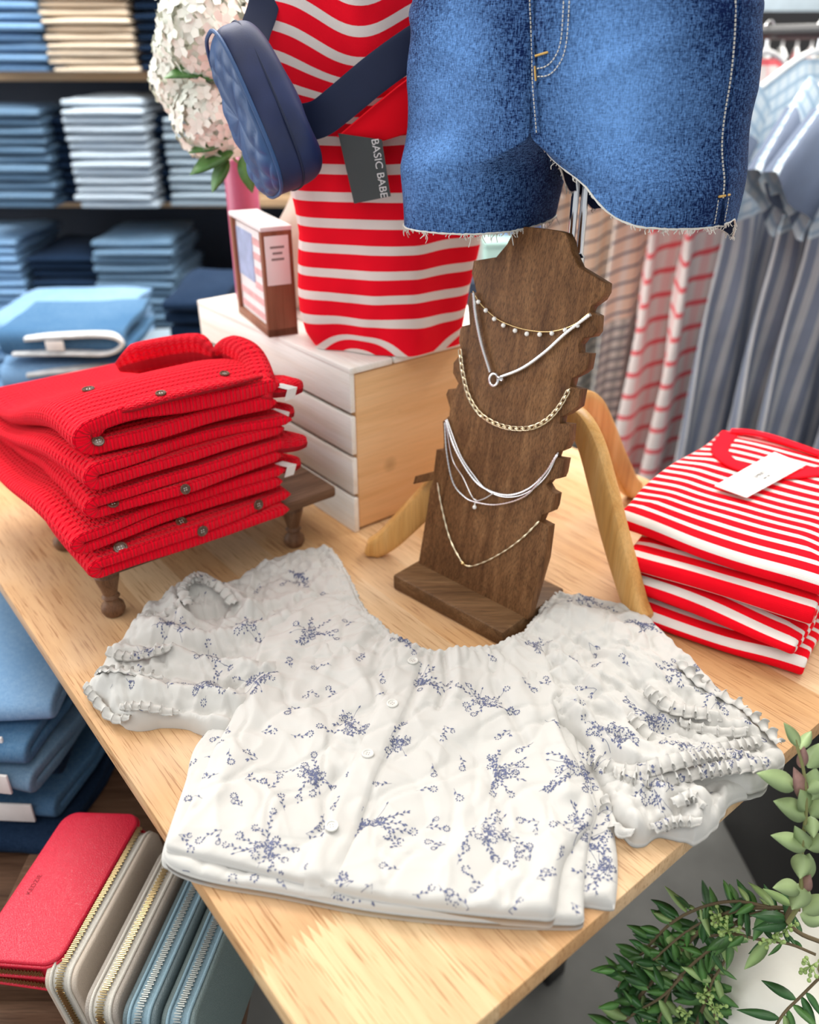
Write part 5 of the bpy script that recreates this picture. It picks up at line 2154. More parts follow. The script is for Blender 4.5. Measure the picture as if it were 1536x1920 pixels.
Y0 = 2.80
s1, s2, s3 = SZ[0], SZ[1], SZ[2]
stack(at(-12, Y0, s1 + 0.1), Y0, s1, 11, 0.28, 0.42, 0.0135, 2, 'sky_denim', 'light blue jeans on highest shelf', seed=1, group='light blue jeans on the highest shelf')
stack(at(163, Y0, s1 + 0.1), Y0 - 0.01, s1, 14, 0.255, 0.42, 0.0105, 2, 'beige_twill', 'beige trousers on highest shelf', 'trousers', 'folded_trousers', seed=2, group='beige trousers on the highest shelf')
stack(at(315, Y0, s1 + 0.1), Y0 + 0.02, s1, 11, 0.20, 0.40, 0.0135, 2, 'dark_denim', 'dark navy jeans on highest shelf', seed=3, group='dark jeans on the highest shelf')
stack(at(18, Y0, s2 + 0.1), Y0, s2, 11, 0.25, 0.42, 0.0135, 2, 'dusk_denim', 'grey-blue jeans on middle shelf far left', seed=4, group='grey-blue jeans on the middle shelf')
stack(at(112, Y0, s2 + 0.1), Y0 + 0.09, s2, 10, 0.12, 0.33, 0.0135, 2, 'dark_denim', 'dark jeans between lighter stacks, middle shelf', seed=5, group='dark jeans on the middle shelf')
stack(at(212, Y0, s2 + 0.1), Y0 - 0.02, s2, 13, 0.245, 0.42, 0.0125, 2, 'pale_denim', 'pale faded jeans below the beige trousers', seed=6, group='pale jeans on the middle shelf')
stack(at(372, Y0, s2 + 0.1), Y0 + 0.02, s2, 11, 0.20, 0.40, 0.0125, 2, 'grey_denim', 'pale grey jeans behind the white flowers', seed=7, group='pale grey jeans on the middle shelf')
stack(at(285, Y0, s2 + 0.1), Y0 + 0.11, s2, 10, 0.10, 0.31, 0.0135, 2, 'dark_denim', 'dark jeans right of the pale faded stack', seed=15, group='dark jeans beside the pale stack')
stack(at(250, Y0 - 0.02, s3 + 0.2), Y0 - 0.02, s3, 11, 0.26, 0.42, 0.0135, 2, 'dusk_denim', 'grey-blue jeans on low shelf under pale stack', seed=8, group='grey-blue jeans on the low shelf')
stack(at(110, Y0, s3 + 0.2), Y0 + 0.02, s3, 9, 0.22, 0.42, 0.0135, 2, 'dark_denim', 'very dark jeans on low shelf', seed=9, group='dark jeans on the low shelf')
stack(at(-40, Y0, s3 + 0.2), Y0, s3, 11, 0.26, 0.42, 0.0135, 2, 'sky_denim', 'light jeans on low shelf far left', seed=16, group='light jeans on the low shelf')

# ---------------------------------------------------------------- low display table with shorts and jeans
lt_z = TZ - 0.30
low = thing('low_display_table', 'low white display table behind the cardigans, covered in denim', 'table', (-0.98, 2.08, 0))
mk('tabletop', MB().box((0, 0, lt_z - 0.02), (1.30, 0.95, 0.04), bevel=0.004), M['white_paint'], low)
for sx in (-0.6, 0.6):
    for sy in (-0.42, 0.42):
        mk('leg', MB().box((sx, sy, (lt_z - 0.04) / 2), (0.06, 0.06, lt_z - 0.04), bevel=0.004), M['white_paint'], low)
zt3 = stack(at(50, 1.95, TZ), 2.02, lt_z, 9, 0.34, 0.40, 0.018, 2, 'sky_denim', 'washed light jeans on low white table', seed=10, group='light blue jeans on the low table', jx=0.012)
# denim shorts folded with the pale inside showing
zs_ = lt_z
for i in range(6):
    r = thing('folded_shorts', ['folded denim shorts in the stack behind the red cardigans, lowest pair', 'folded denim shorts in the stack behind the red cardigans, second pair up', 'folded denim shorts in the stack behind the red cardigans, third pair up',
                                'folded denim shorts in the stack behind the red cardigans, third from the top', 'folded denim shorts with pale inside showing, just under the topmost pair', 'folded denim shorts with pale curled waistband, topmost behind the red cardigans'][i],
              'shorts', (at(122, 1.60, TZ) + 0.012 * ((i * 7) % 3 - 1), 1.62, zs_), math.radians(8 * ((i * 5) % 3 - 1) + 4), 'folded denim shorts on the low table')
    W, D, pit = 0.25, 0.26, 0.036
    mb = MB()
    p1 = serp(2, D, pit, 0.02, i, 12, 9)
    fold_mb(p1, pit * 0.5, W, 10, cloth_deform(300 + i, 0.006, 9, H=0.07, W=W, L=D), mb=mb)
    mb.v = [(y - W / 2, x, z) for x, y, z in mb.v]
    mb.f = [f[::-1] for f in mb.f]
    mk('folded_denim', mb, J['mid_denim' if i % 2 else 'sky_denim'], r, angle=80)
    # curled pale waistband loop at the front
    mb = MB()
    c = smooth_curve([Vector((-0.10, -0.010, 0.020)), Vector((0.0, -0.018, 0.022)), Vector((0.085, -0.012, 0.018)), Vector((0.115, -0.006, 0.036)), Vector((0.09, -0.012, 0.054)), Vector((0.0, -0.018, 0.056)), Vector((-0.07, -0.012, 0.050))], 8)
    mb.sweep(c, Vector((0, 1, 0)), [((c[min(k + 1, len(c) - 1)] - c[max(k - 1, 0)]).cross(Vector((0, 1, 0)))).normalized() for k in range(len(c))], 0.03, 0.009)
    mk('waistband', mb, J['inside_out'], r, angle=60)
    mb = MB()
    mb.box((0.02 - 0.03 * (i % 2), -0.034, 0.040), (0.035, 0.002, 0.02), None, 0.0005)
    mk('size_label', mb, M['white_label'], r)
    zs_ += 0.071
zt4 = stack(at(275, 1.95, TZ), 2.05, lt_z, 7, 0.25, 0.34, 0.015, 2, 'grey_denim', 'grey-blue jeans on low white table', seed=12, group='grey-blue jeans on the low table')
stack(at(372, 1.95, TZ - 0.1), 1.98, lt_z, 11, 0.15, 0.36, 0.018, 2, 'dark_denim', 'dark navy jeans beside the crate', seed=13, group='dark jeans on the low table')

# ---------------------------------------------------------------- jeans on the bench below the table edge, at left
zb_ = BZ
cols = ['dark_denim', 'mid_denim', 'dark_denim', 'dusk_denim', 'mid_denim', 'sky_denim']
labs = ['dark jeans at the bottom of the pile below the table edge', 'mid-blue jeans, second from the bottom of the pile below the table edge', 'dark jeans in the middle of the pile below the table edge', 'grey-blue jeans with a pale leather patch in the pile below the table edge',
        'mid-blue rumpled jeans near the top of the pile below the table edge', 'light blue jeans on top of the pile below the table edge']
for i in range(6):
    r = thing('rumpled_jeans', labs[i], 'jeans', (-0.72 + 0.01 * (i % 2), 0.79 + 0.008 * (i % 3), zb_), math.radians(-8 + 5 * (i % 3)), 'pile of jeans on the bench')
    W, D, pit = 0.36, 0.36, 0.0205
    mb = jean_mb(W, D, pit, 2, 400 + i, 0.008)
    mb.v = [(y - W / 2 + 0.06, x, z) for x, y, z in mb.v]
    mb.f = [f[::-1] for f in mb.f]
    mk('folded_denim', mb, J[cols[i]], r, angle=80)
    if i in (1, 3, 4):
        mb = MB()
        mb.box((0.175, -0.008, 0.022), (0.055, 0.004, 0.032), None, 0.001)
        mk('leather_patch', mb, M['white_label'], r)
    if i in (0, 2, 4):
        mb = MB()
        mb.tube(smooth_curve([Vector((0.02, -0.01, 0.004)), Vector((0.07, -0.022, -0.012)), Vector((0.13, -0.02, 0.004)), Vector((0.14, -0.012, 0.028))], 6), 0.012, 10)
        mk('rolled_cuff', mb, J['grey_denim'], r, angle=60)
    zb_ += 0.0405

# ---------------------------------------------------------------- rack of shirts at the right
RN = Vector((0.830, 1.97, TZ + 0.64))
RD = Vector((-0.58, 0.80, 0)).normalized()
rack = thing('clothes_rack', 'black metal clothes rack carrying the hanging shirts at right', 'clothes rack', Vector((0.75, 2.2, 0)))
pa, pb = RN - RD * 0.85, RN + RD * 0.95
mb = MB()
mb.tube([pa, pb], 0.014, 12)
mk('rail', mb, M['black'], rack, world=True)
for p in (pa, pb):
    mb = MB()
    mb.tube([p, Vector((p.x, p.y, 0.02))], 0.015, 12)
    mk('upright', mb, M['black'], rack, world=True)
    mb = MB()
    w = Vector((RD.y, -RD.x, 0))
    mb.tube([Vector((p.x, p.y, 0.016)) - w * 0.25, Vector((p.x, p.y, 0.016)) + w * 0.25], 0.015, 12)
    mk('foot', mb, M['black'], rack, world=True)

M['plaid_blue'] = m_plaid('blue_white_plaid', (0.66, 0.72, 0.76), (0.40, 0.54, 0.66), (0.34, 0.46, 0.58), 0.03, 0.028, 0.35, 0.35)
M['grey_stripe'] = m_stripe('grey_striped_cotton', (0.24, 0.27, 0.35), (0.50, 0.50, 0.52), 0.030, 0.45, 0, 0.01)
M['plaid_red'] = m_plaid('red_white_plaid', (0.80, 0.70, 0.67), (0.82, 0.42, 0.42), (0.78, 0.01, 0.04), 0.05, 0.062, 0.3, 0.22)
M['plaid_beige'] = m_plaid('beige_navy_check', (0.80, 0.60, 0.47), (0.82, 0.76, 0.70), (0.05, 0.07, 0.14), 0.045, 0.040, 0.4, 0.18)
M['gingham'] = m_plaid('grey_gingham', (0.70, 0.66, 0.60), (0.30, 0.28, 0.25), (0.20, 0.20, 0.22), 0.028, 0.030, 0.5, 0.45)
M['periwinkle'] = m_plain('periwinkle_cotton', (0.22, 0.34, 0.72), 0.8)
M['blush'] = m_plain('blush_cotton', (0.74, 0.58, 0.50), 0.8)
M['mint'] = m_plain('mint_paint', (0.45, 0.68, 0.62), 0.6)
M['dark_in'] = m_plain('sleeve_mouth_shade', (0.12, 0.15, 0.22), 0.9)  # dark tone stands in for the shade inside the sleeve openings


def shirt_mesh(mat_top, mat_low, split, L=1.12, seed=0, sleeve=0.22):
    mb = MB()
    nu, nv = 57, 26

    def F(u, v):
        ph = u * 2 * math.pi
        t = v
        hw = np.interp(t, [0, 0.05, 0.3, 1], [0.195, 0.215, 0.20, 0.25])
        th = np.interp(t, [0, 0.05, 0.2, 1], [0.004, 0.018, 0.026, 0.034])
        x = hw * np.cos(ph)
        y = th * np.sin(ph)
        y = y + (0.012 * np.sin(x * 62 + seed) + 0.010 * vnoise(x * 26, t * 3, seed, 7)) * sstep(0.1, 0.5, t)
        x = x + 0.006 * np.sin(ph * 7 + seed) * t
        zt = -0.42 * np.clip(np.abs(x) - 0.05, 0, 1) - 0.05
        return x, y, zt * (1 - t) - (L) * t + zt * t * 0.15
    mb.grid(F, nu, nv, 0, lambda u, v: (np.cos(u * 2 * math.pi) * 0.22 + 0.5, v * L))
    mb.m = [0 if min(uv[k][1] for k in range(4)) < split * L else 1 for uv in mb.uv]
    for s in (-1, 1):
        base = Vector((s * 0.17, 0, -0.115))
        d = Vector((s * 0.62, 0, -0.78)).normalized()
        n = d.cross(Vector((0, 1, 0))).normalized()
        V, U = [], []
        NR, NL = 20, 9
        for j in range(NL):
            t = j / (NL - 1)
            for i in range(NR):
                q = 2 * math.pi * i / NR
                r1 = 0.062 + 0.035 * t
                r2 = 0.014 + 0.012 * t
                rip = 1 + 0.12 * math.sin(q * 5 + seed) * t
                V.append(base + d * (sleeve * t + 0.012 * math.sin(q * 3 + seed) * t) + n * (r1 * rip * math.cos(q)) + Vector((0, 1, 0)) * (r2 * rip * math.sin(q)))
                U.append((q * 0.05, t * sleeve))
        Fc = [[j * NR + i, j * NR + (i + 1) % NR, (j + 1) * NR + (i + 1) % NR, (j + 1) * NR + i] for j in range(NL - 1) for i in range(NR)]
        mb.add(V, Fc, U, 0)
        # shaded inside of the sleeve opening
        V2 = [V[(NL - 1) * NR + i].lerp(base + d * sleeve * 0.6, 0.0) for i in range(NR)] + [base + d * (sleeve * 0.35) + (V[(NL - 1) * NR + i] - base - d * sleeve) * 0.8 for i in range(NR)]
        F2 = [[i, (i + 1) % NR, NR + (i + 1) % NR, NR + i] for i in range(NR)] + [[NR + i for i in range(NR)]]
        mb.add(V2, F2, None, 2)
    return mb


def hanger_parts(parent):
    mb = MB()
    mb.tube(smooth_curve([Vector((-0.19, 0, -0.105)), Vector((-0.06, 0, -0.048)), Vector((0, 0, -0.038)), Vector((0.06, 0, -0.048)), Vector((0.19, 0, -0.105))], 6), 0.006, 8)
    mk('hanger', mb, M['white_paint'], parent)
    mb = MB()
    hk = [Vector((0, 0, -0.04)), Vector((0, 0, -0.012))] + [Vector((0.0, 0, 0.0)) + Vector((math.sin(q) * 0.0185, 0, -math.cos(q) * 0.0185 + 0.003)) for q in [0.2 + 0.45 * k for k in range(10)]]
    mb.tube(smooth_curve(hk, 4), 0.0018, 6)
    mk('hanger_hook', mb, M['chrome'], parent)


kinds = {'plaid_blue': ('plaid_blue', 'grey_stripe', 0.22), 'red': ('plaid_red', 'plaid_red', 1.0), 'beige': ('plaid_beige', 'gingham', 0.50), 'peri': ('periwinkle', 'periwinkle', 1.0), 'blush': ('blush', 'blush', 1.0)}
place = [(-0.46, 'blush', 'blush pink shirt hanging nearest on the rack at the right edge', 0.0), (-0.33, 'plaid_blue', 'pale blue and grey striped shirt nearest the camera on the rack', 0.1),
         (-0.22, 'plaid_blue', 'pale blue and grey striped shirt, second in the row of blue ones', -0.05), (-0.12, 'plaid_blue', 'pale blue and grey striped shirt in the middle of the rack row', 0.12),
         (-0.02, 'plaid_blue', 'pale blue and grey striped shirt hanging beside the red plaid one', 0.0),
         (0.10, 'red', 'red and white plaid shirt hanging among the blue and beige ones', 0.06), (0.18, 'red', 'red and white plaid shirt against the beige checked ones', -0.05),
         (0.30, 'beige', 'beige checked shirt hanging next to the red plaid shirts', 0.05), (0.42, 'beige', 'beige checked shirt between two of its kind on the rack', -0.08), (0.54, 'beige', 'beige checked shirt farthest along, behind the necklace stand', 0.04),
         (0.70, 'peri', 'periwinkle blue shirt glimpsed behind the chrome pole', 0.0)]
base_rot = math.atan2(0.58, 0.80)
sp_ = {}
for k, (s, kd, lb, dr) in enumerate(place):
    p = RN + RD * s
    rz = base_rot + dr
    if kd not in sp_:
        r = thing('hanging_shirt', lb, 'shirt', p - Vector((0, 0, 0.0)), rz, 'shirts hanging on the rack')
        a, b, c = kinds[kd]
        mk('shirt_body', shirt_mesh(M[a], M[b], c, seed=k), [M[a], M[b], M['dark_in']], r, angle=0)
        hanger_parts(r)
        sp_[kd] = r
    else:
        dup(sp_[kd], p, rz, lb, 'shirts hanging on the rack')

# far fixtures at the right: black panel with pale tops on a high rail
pan = thing('black_display_panel', 'tall black display panel behind the hanging shirts', 'display panel', (1.9, 3.55, 0))
mk('panel_board', MB().box((0, 0, TZ + 0.235), (2.6, 0.04, 2 * (TZ + 0.235) - 1.19 + 0.0), None), M['black'], pan, smooth=False)
mk('panel_post', MB().box((-1.2, 0.05, 0.6), (0.06, 0.06, 1.2)), M['black'], pan, smooth=False)
mk('panel_post', MB().box((1.2, 0.05, 0.6), (0.06, 0.06, 1.2)), M['black'], pan, smooth=False)
rl2 = thing('high_rail', 'black high rail with white hangers in the far right background', 'rail', (1.7, 3.1, 0))
zr = PY(1480, 68, 3.1).z
mb = MB()
mb.tube([Vector((1.12, 3.1, zr)), Vector((2.3, 3.1, zr))], 0.013, 10)
for x in (1.12, 2.3):
    mb.tube([Vector((x, 3.1, zr)), Vector((x, 3.1, 0.01))], 0.013, 10)
mk('rail_frame', mb, M['black'], rl2, world=True)
M['pale_top'] = m_plain('pale_cotton', (0.70, 0.70, 0.66), 0.8, 0, 0.08, 9)
M['pink_top'] = m_plain('coral_cotton', (0.78, 0.30, 0.32), 0.8)
pr = None
for i in range(14):
    x = 1.17 + i * 0.048
    if pr is None:
        r = thing('hanging_vest', 'pale short top at the left end of the far high rail', 'top', (x, 3.1, zr), math.radians(74), 'pale tops on the far high rail')
        mb = MB()

        def F(u, v):
            ph = u * 2 * math.pi
            hw = 0.15 + 0.01 * v
            xx = hw * np.cos(ph)
            yy = (0.004 + 0.010 * v) * np.sin(ph) + 0.004 * np.sin(xx * 60) * v
            zt = -0.3 * np.clip(np.abs(xx) - 0.04, 0, 1) - 0.045
            return xx, yy, zt * (1 - v) - 0.17 * v
        mb.grid(F, 33, 9)
        mk('top_body', mb, M['pale_top'], r, angle=0)
        mb = MB()
        mb.tube(smooth_curve([Vector((-0.12, 0, -0.062)), Vector((0, 0, -0.034)), Vector((0.12, 0, -0.062))], 6), 0.005, 8)
        mb.tube([Vector((0, 0, -0.034)), Vector((0, 0, -0.01)), Vector((0.013, 0, 0.006)), Vector((0, 0, 0.018)), Vector((-0.013, 0, 0.008))], 0.003, 6)
        mk('hanger', mb, M['white_paint'], r)
        pr = r
    elif i == 2:
        dup(pr, (x, 3.1, zr), math.radians(72), 'coral short top on the far high rail among the pale ones', 'pale tops on the far high rail', {M['pale_top']: M['pink_top']})
    else:
        dup(pr, (x, 3.1, zr), math.radians(74 + 3 * (i % 3)), 'pale short top on the far high rail, %s along from the left' % ['first', 'second', 'third', 'fourth', 'fifth', 'sixth', 'seventh', 'eighth', 'ninth', 'tenth', 'eleventh', 'twelfth', 'thirteenth', 'fourteenth'][i])
bd = thing('pale_blue_sign_board', 'pale blue board high on the far right wall', 'board', (1.62, 4.15, TZ + 0.9))
mk('board_face', MB().box((0, 0, 0.0), (0.34, 0.03, 0.36), None, 0.004), m_plain('pale_blue_board', (0.50, 0.60, 0.68), 0.6), bd)
bd = thing('rust_sign_board', 'rust brown board beside the pale blue one on the far wall', 'board', (2.0, 4.15, TZ + 0.9))
mk('board_face', MB().box((0, 0, 0.0), (0.26, 0.03, 0.34), None, 0.004), m_plain('rust_board', (0.42, 0.13, 0.06), 0.6), bd)
# mint box between the shorts and the stand
mx = PY(945, 478, 2.3)
mn = thing('mint_storage_box', 'small mint green box glimpsed beyond the top of the necklace stand', 'box', (mx.x, 2.3, mx.z - 0.05))
mk('box_body', MB().box((0, 0, 0.04), (0.11, 0.10, 0.08), None, 0.004), M['mint'], mn)
mk('box_lid', MB().box((0, 0, 0.085), (0.116, 0.106, 0.014), None, 0.003), M['mint'], mn)
st_ = thing('tall_black_plinth', 'tall dark plinth under the mint green box', 'plinth', (mx.x, 2.3, 0))
mk('plinth_body', MB().box((0, 0, (mx.z - 0.05) / 2), (0.2, 0.2, mx.z - 0.05), None, 0.004), M['wall_dark'], st_)
# black floor fixture and rack foot at right
fc = P(1446, 1755, -TZ)
fx_ = thing('black_floor_fixture', 'black floor fixture behind the tall leafy stem', 'fixture', (fc.x + 0.22, fc.y + 0.12, 0), 0.1)
mk('fixture_body', MB().box((0, 0, 0.27), (0.42, 0.34, 0.54), None, 0.006), M['black'], fx_)
mk('kick_plate', MB().box((0, -0.172, 0.04), (0.38, 0.008, 0.06), None, 0.002), M['wall_dark'], fx_)
# ---------------------------------------------------------------- zip wallets
def rrect(L, H, r, n=8):
    """rounded rectangle outline in x 0..L, z 0..H"""
    out = []
    for cx, cz, a0 in ((L - r, H - r, 0), (r, H - r, 90), (r, r, 180), (L - r, r, 270)):
        for k in range(n + 1):
            a = math.radians(a0 + 90 * k / n)
            out.append((cx + r * math.cos(a), cz + r * math.sin(a)))
    return out


def wallet(name, label, loc, D, N, Z, face, trim, teeth, L=0.195, H=0.11, T=0.037, group=None, pull=True, emboss=None):
    """D long axis away from viewer, N face normal, Z edge with zipper; local origin at near bottom corner"""
    r = thing(name, label, 'wallet', loc, 0, group)
    fm = frame_matrix(Vector(loc), D, N, Z)
    pt = T * 0.21
    for s, nm in ((1, 'front_cover'), (-1, 'back_cover')):
        yy = s * (T / 2 - pt)
        o = [fm @ Vector((x, yy, z)) for x, z in rrect(L, H, 0.019)]
        mb = MB()
        mb.prism(o, (fm.to_3x3() @ Vector((0, s * pt, 0))), 0.0028)
        c = mk(nm, mb, face, r, world=True, angle=50)
        o = [fm @ Vector((x, s * (T / 2 - pt * 1.02), z)) for x, z in rrect(L, H, 0.019)]
        mb = MB()
        mb.tube(resample(o, 0.004, True), 0.0017, 8, True)
        mk('piping', mb, trim, c, world=True)
        if emboss and s == 1:
            vs, fs = text_mesh(emboss, 0.008, 0.00015)
            m2 = MB()
            m2.add([fm @ Vector((L * 0.46 + v.x, T / 2 + 0.0002, H * 0.80 + v.y * -1 * -1)) for v in vs], fs)
            mk('embossed_lettering', m2, M['emboss'], c, world=True, smooth=False)
    o = [fm @ Vector((x + 0.0012, -(T / 2 - pt), z + 0.0012)) for x, z in rrect(L - 0.0024, H - 0.0024, 0.018)]
    mb = MB()
    mb.prism(o, (fm.to_3x3() @ Vector((0, T - 2 * pt, 0))), 0.0008)
    mk('gusset', mb, trim, r, world=True, angle=50)
    # zipper teeth along top edge and near end
    path = [(L * 0.97, H)] + [(x, H) for x in np.linspace(L * 0.9, 0.021, 30)] + [(0.019 - 0.019 * math.sin(a), H - 0.019 + 0.019 * math.cos(a)) for a in np.linspace(0.1, math.pi / 2, 10)] + [(0, z) for z in np.linspace(H - 0.022, 0.02, 12)]
    c = resample([Vector((x, 0, z)) for x, z in path], 0.0021)
    mb = MB()
    for i in range(len(c) - 1):
        t = (c[i + 1] - c[i]).normalized()
        n = Vector((-t.z, 0, t.x)) * -1
        ce = c[i] + n * 0.0012 * -1 if False else c[i]
        outw = Vector((t.z, 0, -t.x))
        if outw.dot(c[i] - Vector((L / 2, 0, H / 2))) < 0:
            outw = -outw
        ce = c[i] + outw * 0.0006
        w = 0.0072
        yo = 0.0007 * (1 if i % 2 else -1)
        a = 0.0006
        V = []
        for sx in (-1, 1):
            for sy in (-1, 1):
                for sz in (0, 1):
                    V.append(fm @ (ce + t * (a * sx) + Vector((0, sy * w / 2 + yo, 0)) + outw * (0.0017 * sz)))
        mb.add(V, [[0, 1, 3, 2], [4, 6, 7, 5], [0, 4, 5, 1], [2, 3, 7, 6], [1, 5, 7, 3], [0, 2, 6, 4]])
    mk('zipper', mb, teeth, r, world=True, smooth=False)
    if pull:
        mb = MB()
        p0 = fm @ Vector((-0.004, 0.002, 0.030))
        xd = fm.to_3x3()
        for dx in (-0.0022, 0.0022):
            mb.tube([p0 + xd @ Vector((0, dx, 0)), p0 + xd @ Vector((-0.006, dx + 0.012, 0.004)), p0 + xd @ Vector((-0.004, dx + 0.026, 0.008))], 0.0012, 6)
        rg = [p0 + xd @ Vector((-0.004 + 0.004 * math.cos(q), 0.0, -0.004 + 0.006 * math.sin(q))) for q in [2 * math.pi * k / 14 for k in range(14)]]
        mb.tube(rg, 0.0011, 6, True)
        mk('zipper_pull', mb, M['gold'], r, world=True)
    return r


M['emboss'] = m_plain('debossed_red', (0.30, 0.005, 0.02), 0.5)
wd = Vector((0.17, 0.985, 0)).normalized()
wr = Vector((0.985, -0.17, 0)).normalized()
phi = math.radians(8)
wN = (wr * math.cos(phi) + Vector((0, 0, 1)) * math.sin(phi)).normalized()
wZ = wd.cross(wN).normalized()
if wZ.z < 0:
    wZ = -wZ
ups_ = [(104, 1838, 'beige_leather', 'cream_leather', 'brass', 'beige leather zip wallet with cream edges, standing beside the red ones'),
        (180, 1893, 'taupe_leather', 'cream_leather', 'brass', 'taupe leather zip wallet with cream edges between beige and blue ones'),
        (252, 1915, 'teal_leather', 'blue_leather', 'zip_silver', 'dark grey-teal leather zip wallet with powder-blue edge'),
        (325, 1925, 'green_leather', 'blue_leather', 'zip_silver', 'grey-green leather zip wallet nearest the table edge')]
for k, (x, y, a, b, t, lb) in enumerate(ups_):
    topn = P(x, y, -0.218)
    loc = topn - wZ * 0.110
    loc.z = max(loc.z, BZ + 0.002)
    wallet('zip_wallet', lb, loc, wd, wN, wZ, M[a], M[b], M[t], group='zip wallets filed upright on the bench')
# red wallets lying in a pile
ph2 = math.radians(80)
tl_ = ['red leather zip wallet with debossed name, on top of the red pile', 'red leather zip wallet directly under the topmost red one', 'red leather zip wallet at the bottom of the red pile']
for k in range(3):
    zt_ = [-0.212, -0.246, -0.280][k]
    tilt = math.radians([9, 4, 1][k])
    rN = (Vector((0, 0, 1)) * math.cos(tilt) - wr * -math.sin(tilt) * -1).normalized()
    rZ = -wr
    rZ = (rZ - rN * rZ.dot(rN)).normalized()
    dd = wd
    nr = P(106, 1808, zt_)            # near right corner of the pile
    off = [0.0, 0.016, 0.022][k]
    loc = nr + wr * off - wd * [0, 0.012, 0.004][k] - rN * 0.016
    # zipper runs along left long edge and near short end
    wallet('zip_wallet', tl_[k], loc, dd, rN, rZ, M['red_leather'], M['red_leather'], M['brass'], H=0.105, T=0.031, group='red zip wallets in a pile', pull=False, emboss='KEDZIE' if k == 0 else None)
wt = thing('display_tray', 'dark wooden tray block under the pile of red wallets', 'tray', (P(106, 1808, -0.28).x - 0.05, P(106, 1808, -0.28).y + 0.09, BZ))
mk('tray_body', MB().box((0, 0, 0.021), (0.12, 0.17, 0.042), None, 0.003), M['riser'], wt)
# ---------------------------------------------------------------- white pumpkin with greenery
pc = Vector((0.455, 0.540, TZ - 0.335))
pum = thing('white_pumpkin', 'white ribbed pumpkin under the leafy garland at lower right', 'pumpkin', pc)
prof = []
for k in range(25):
    a = math.pi * k / 24
    r = 0.118 * math.sin(a) ** 0.85
    z = -0.085 * math.cos(a) - 0.022 * math.exp(-((a - math.pi) / 0.35) ** 2)
    prof.append((max(0.002, r), z))
mk('pumpkin_body', MB().lathe(prof, pc, 96, 0, lambda q, z: 1 - 0.055 * abs(math.cos(q * 5)) ** 5 + 0.008 * math.sin(q * 17 + z * 60)), M['pumpkin'], pum, world=True, angle=0)
mb = MB()
mb.tube(smooth_curve([pc + Vector((0, 0, 0.055)), pc + Vector((0.004, 0.004, 0.085)), pc + Vector((0.018, 0.012, 0.105))], 5), [0.013] * 4 + [0.010] * 4 + [0.009] * 3, 10)
mk('stalk', mb, M['stem'], pum, world=True)
ped = thing('black_pedestal', 'round black pedestal holding the white pumpkin', 'pedestal', (pc.x, pc.y, 0))
mk('pedestal_body', MB().lathe([(0.001, 0), (0.10, 0.0), (0.10, 0.02), (0.07, 0.04), (0.07, pc.z - 0.115), (0.105, pc.z - 0.10), (0.105, pc.z - 0.083), (0.001, pc.z - 0.082)], (pc.x, pc.y, 0), 32), M['black'], ped, world=True)

rng = random.Random(12)
gar = thing('leafy_garland', 'green leafy garland with seed pods spilling over the white pumpkin', 'garland', pc + Vector((0, 0, 0.09)))
twigs = []


def over(px, py, d):
    r_ = ray(px, py)
    return Vector((0, 0, CAMH)) + r_ * d


T_ = [([(1500, 1705, .80), (1440, 1702, .82), (1390, 1705, .84), (1330, 1730, .87), (1270, 1790, .92), (1215, 1850, .95), (1160, 1920, .98)], 0.0022),
      ([(1490, 1715, .80), (1420, 1712, .83), (1370, 1740, .86), (1340, 1800, .90), (1325, 1870, .92), (1300, 1935, .94)], 0.0020),
      ([(1530, 1790, .80), (1480, 1770, .81), (1425, 1762, .82), (1380, 1752, .84), (1330, 1755, .87)], 0.0014),
      ([(1440, 1700, .82), (1380, 1690, .84), (1320, 1700, .87), (1260, 1730, .90), (1210, 1780, .95)], 0.0016),
      ([(1380, 1750, .85), (1320, 1790, .88), (1260, 1850, .92), (1230, 1930, .94)], 0.0016), ([(1540, 1830, .79), (1500, 1870, .80), (1470, 1900, .80), (1445, 1940, .80)], 0.0014),
      ([(1536, 1765, .80), (1500, 1750, .80), (1475, 1725, .80), (1490, 1690, .79)], 0.0022), ([(1300, 1760, .90), (1240, 1770, .94), (1190, 1800, .97), (1160, 1850, .98)], 0.0014),
      ([(1280, 1830, .90), (1240, 1870, .92), (1190, 1900, .95), (1150, 1935, .97)], 0.0014), ([(1360, 1800, .88), (1330, 1860, .89), (1350, 1930, .88)], 0.0014),
      ([(1400, 1745, .84), (1350, 1720, .86), (1290, 1745, .89), (1225, 1800, .93)], 0.0013)]
mbt = MB()
mbs = [MB(), MB(), MB()]
mbb = MB()
for px, r in T_:
    c = resample(smooth_curve([over(*q) for q in px], 8), 0.006)
    mbt.tube(c, r, 7)
    twigs.append(c)
    for i in range(2, len(c) - 1):
        if rng.random() < 0.30:
            continue
        t = (c[i + 1] - c[i - 1]).normalized()
        side = t.cross(Vector((0, -0.5, 1))).normalized() * rng.choice((-1, 1))
        d = (t * rng.uniform(0.1, 0.8) + side * rng.uniform(0.5, 1.0) + Vector((0, 0, rng.uniform(-0.45, 0.35)))).normalized()
        L = rng.uniform(0.017, 0.038)
        k = rng.choice((0, 0, 1, 1, 1, 2))
        leaf(mbs[k], c[i], d, Vector((rng.uniform(-.5, .5), -0.6, 1)), L, L * rng.uniform(0.24, 0.36), 0.25, rng.uniform(0, 0.4))
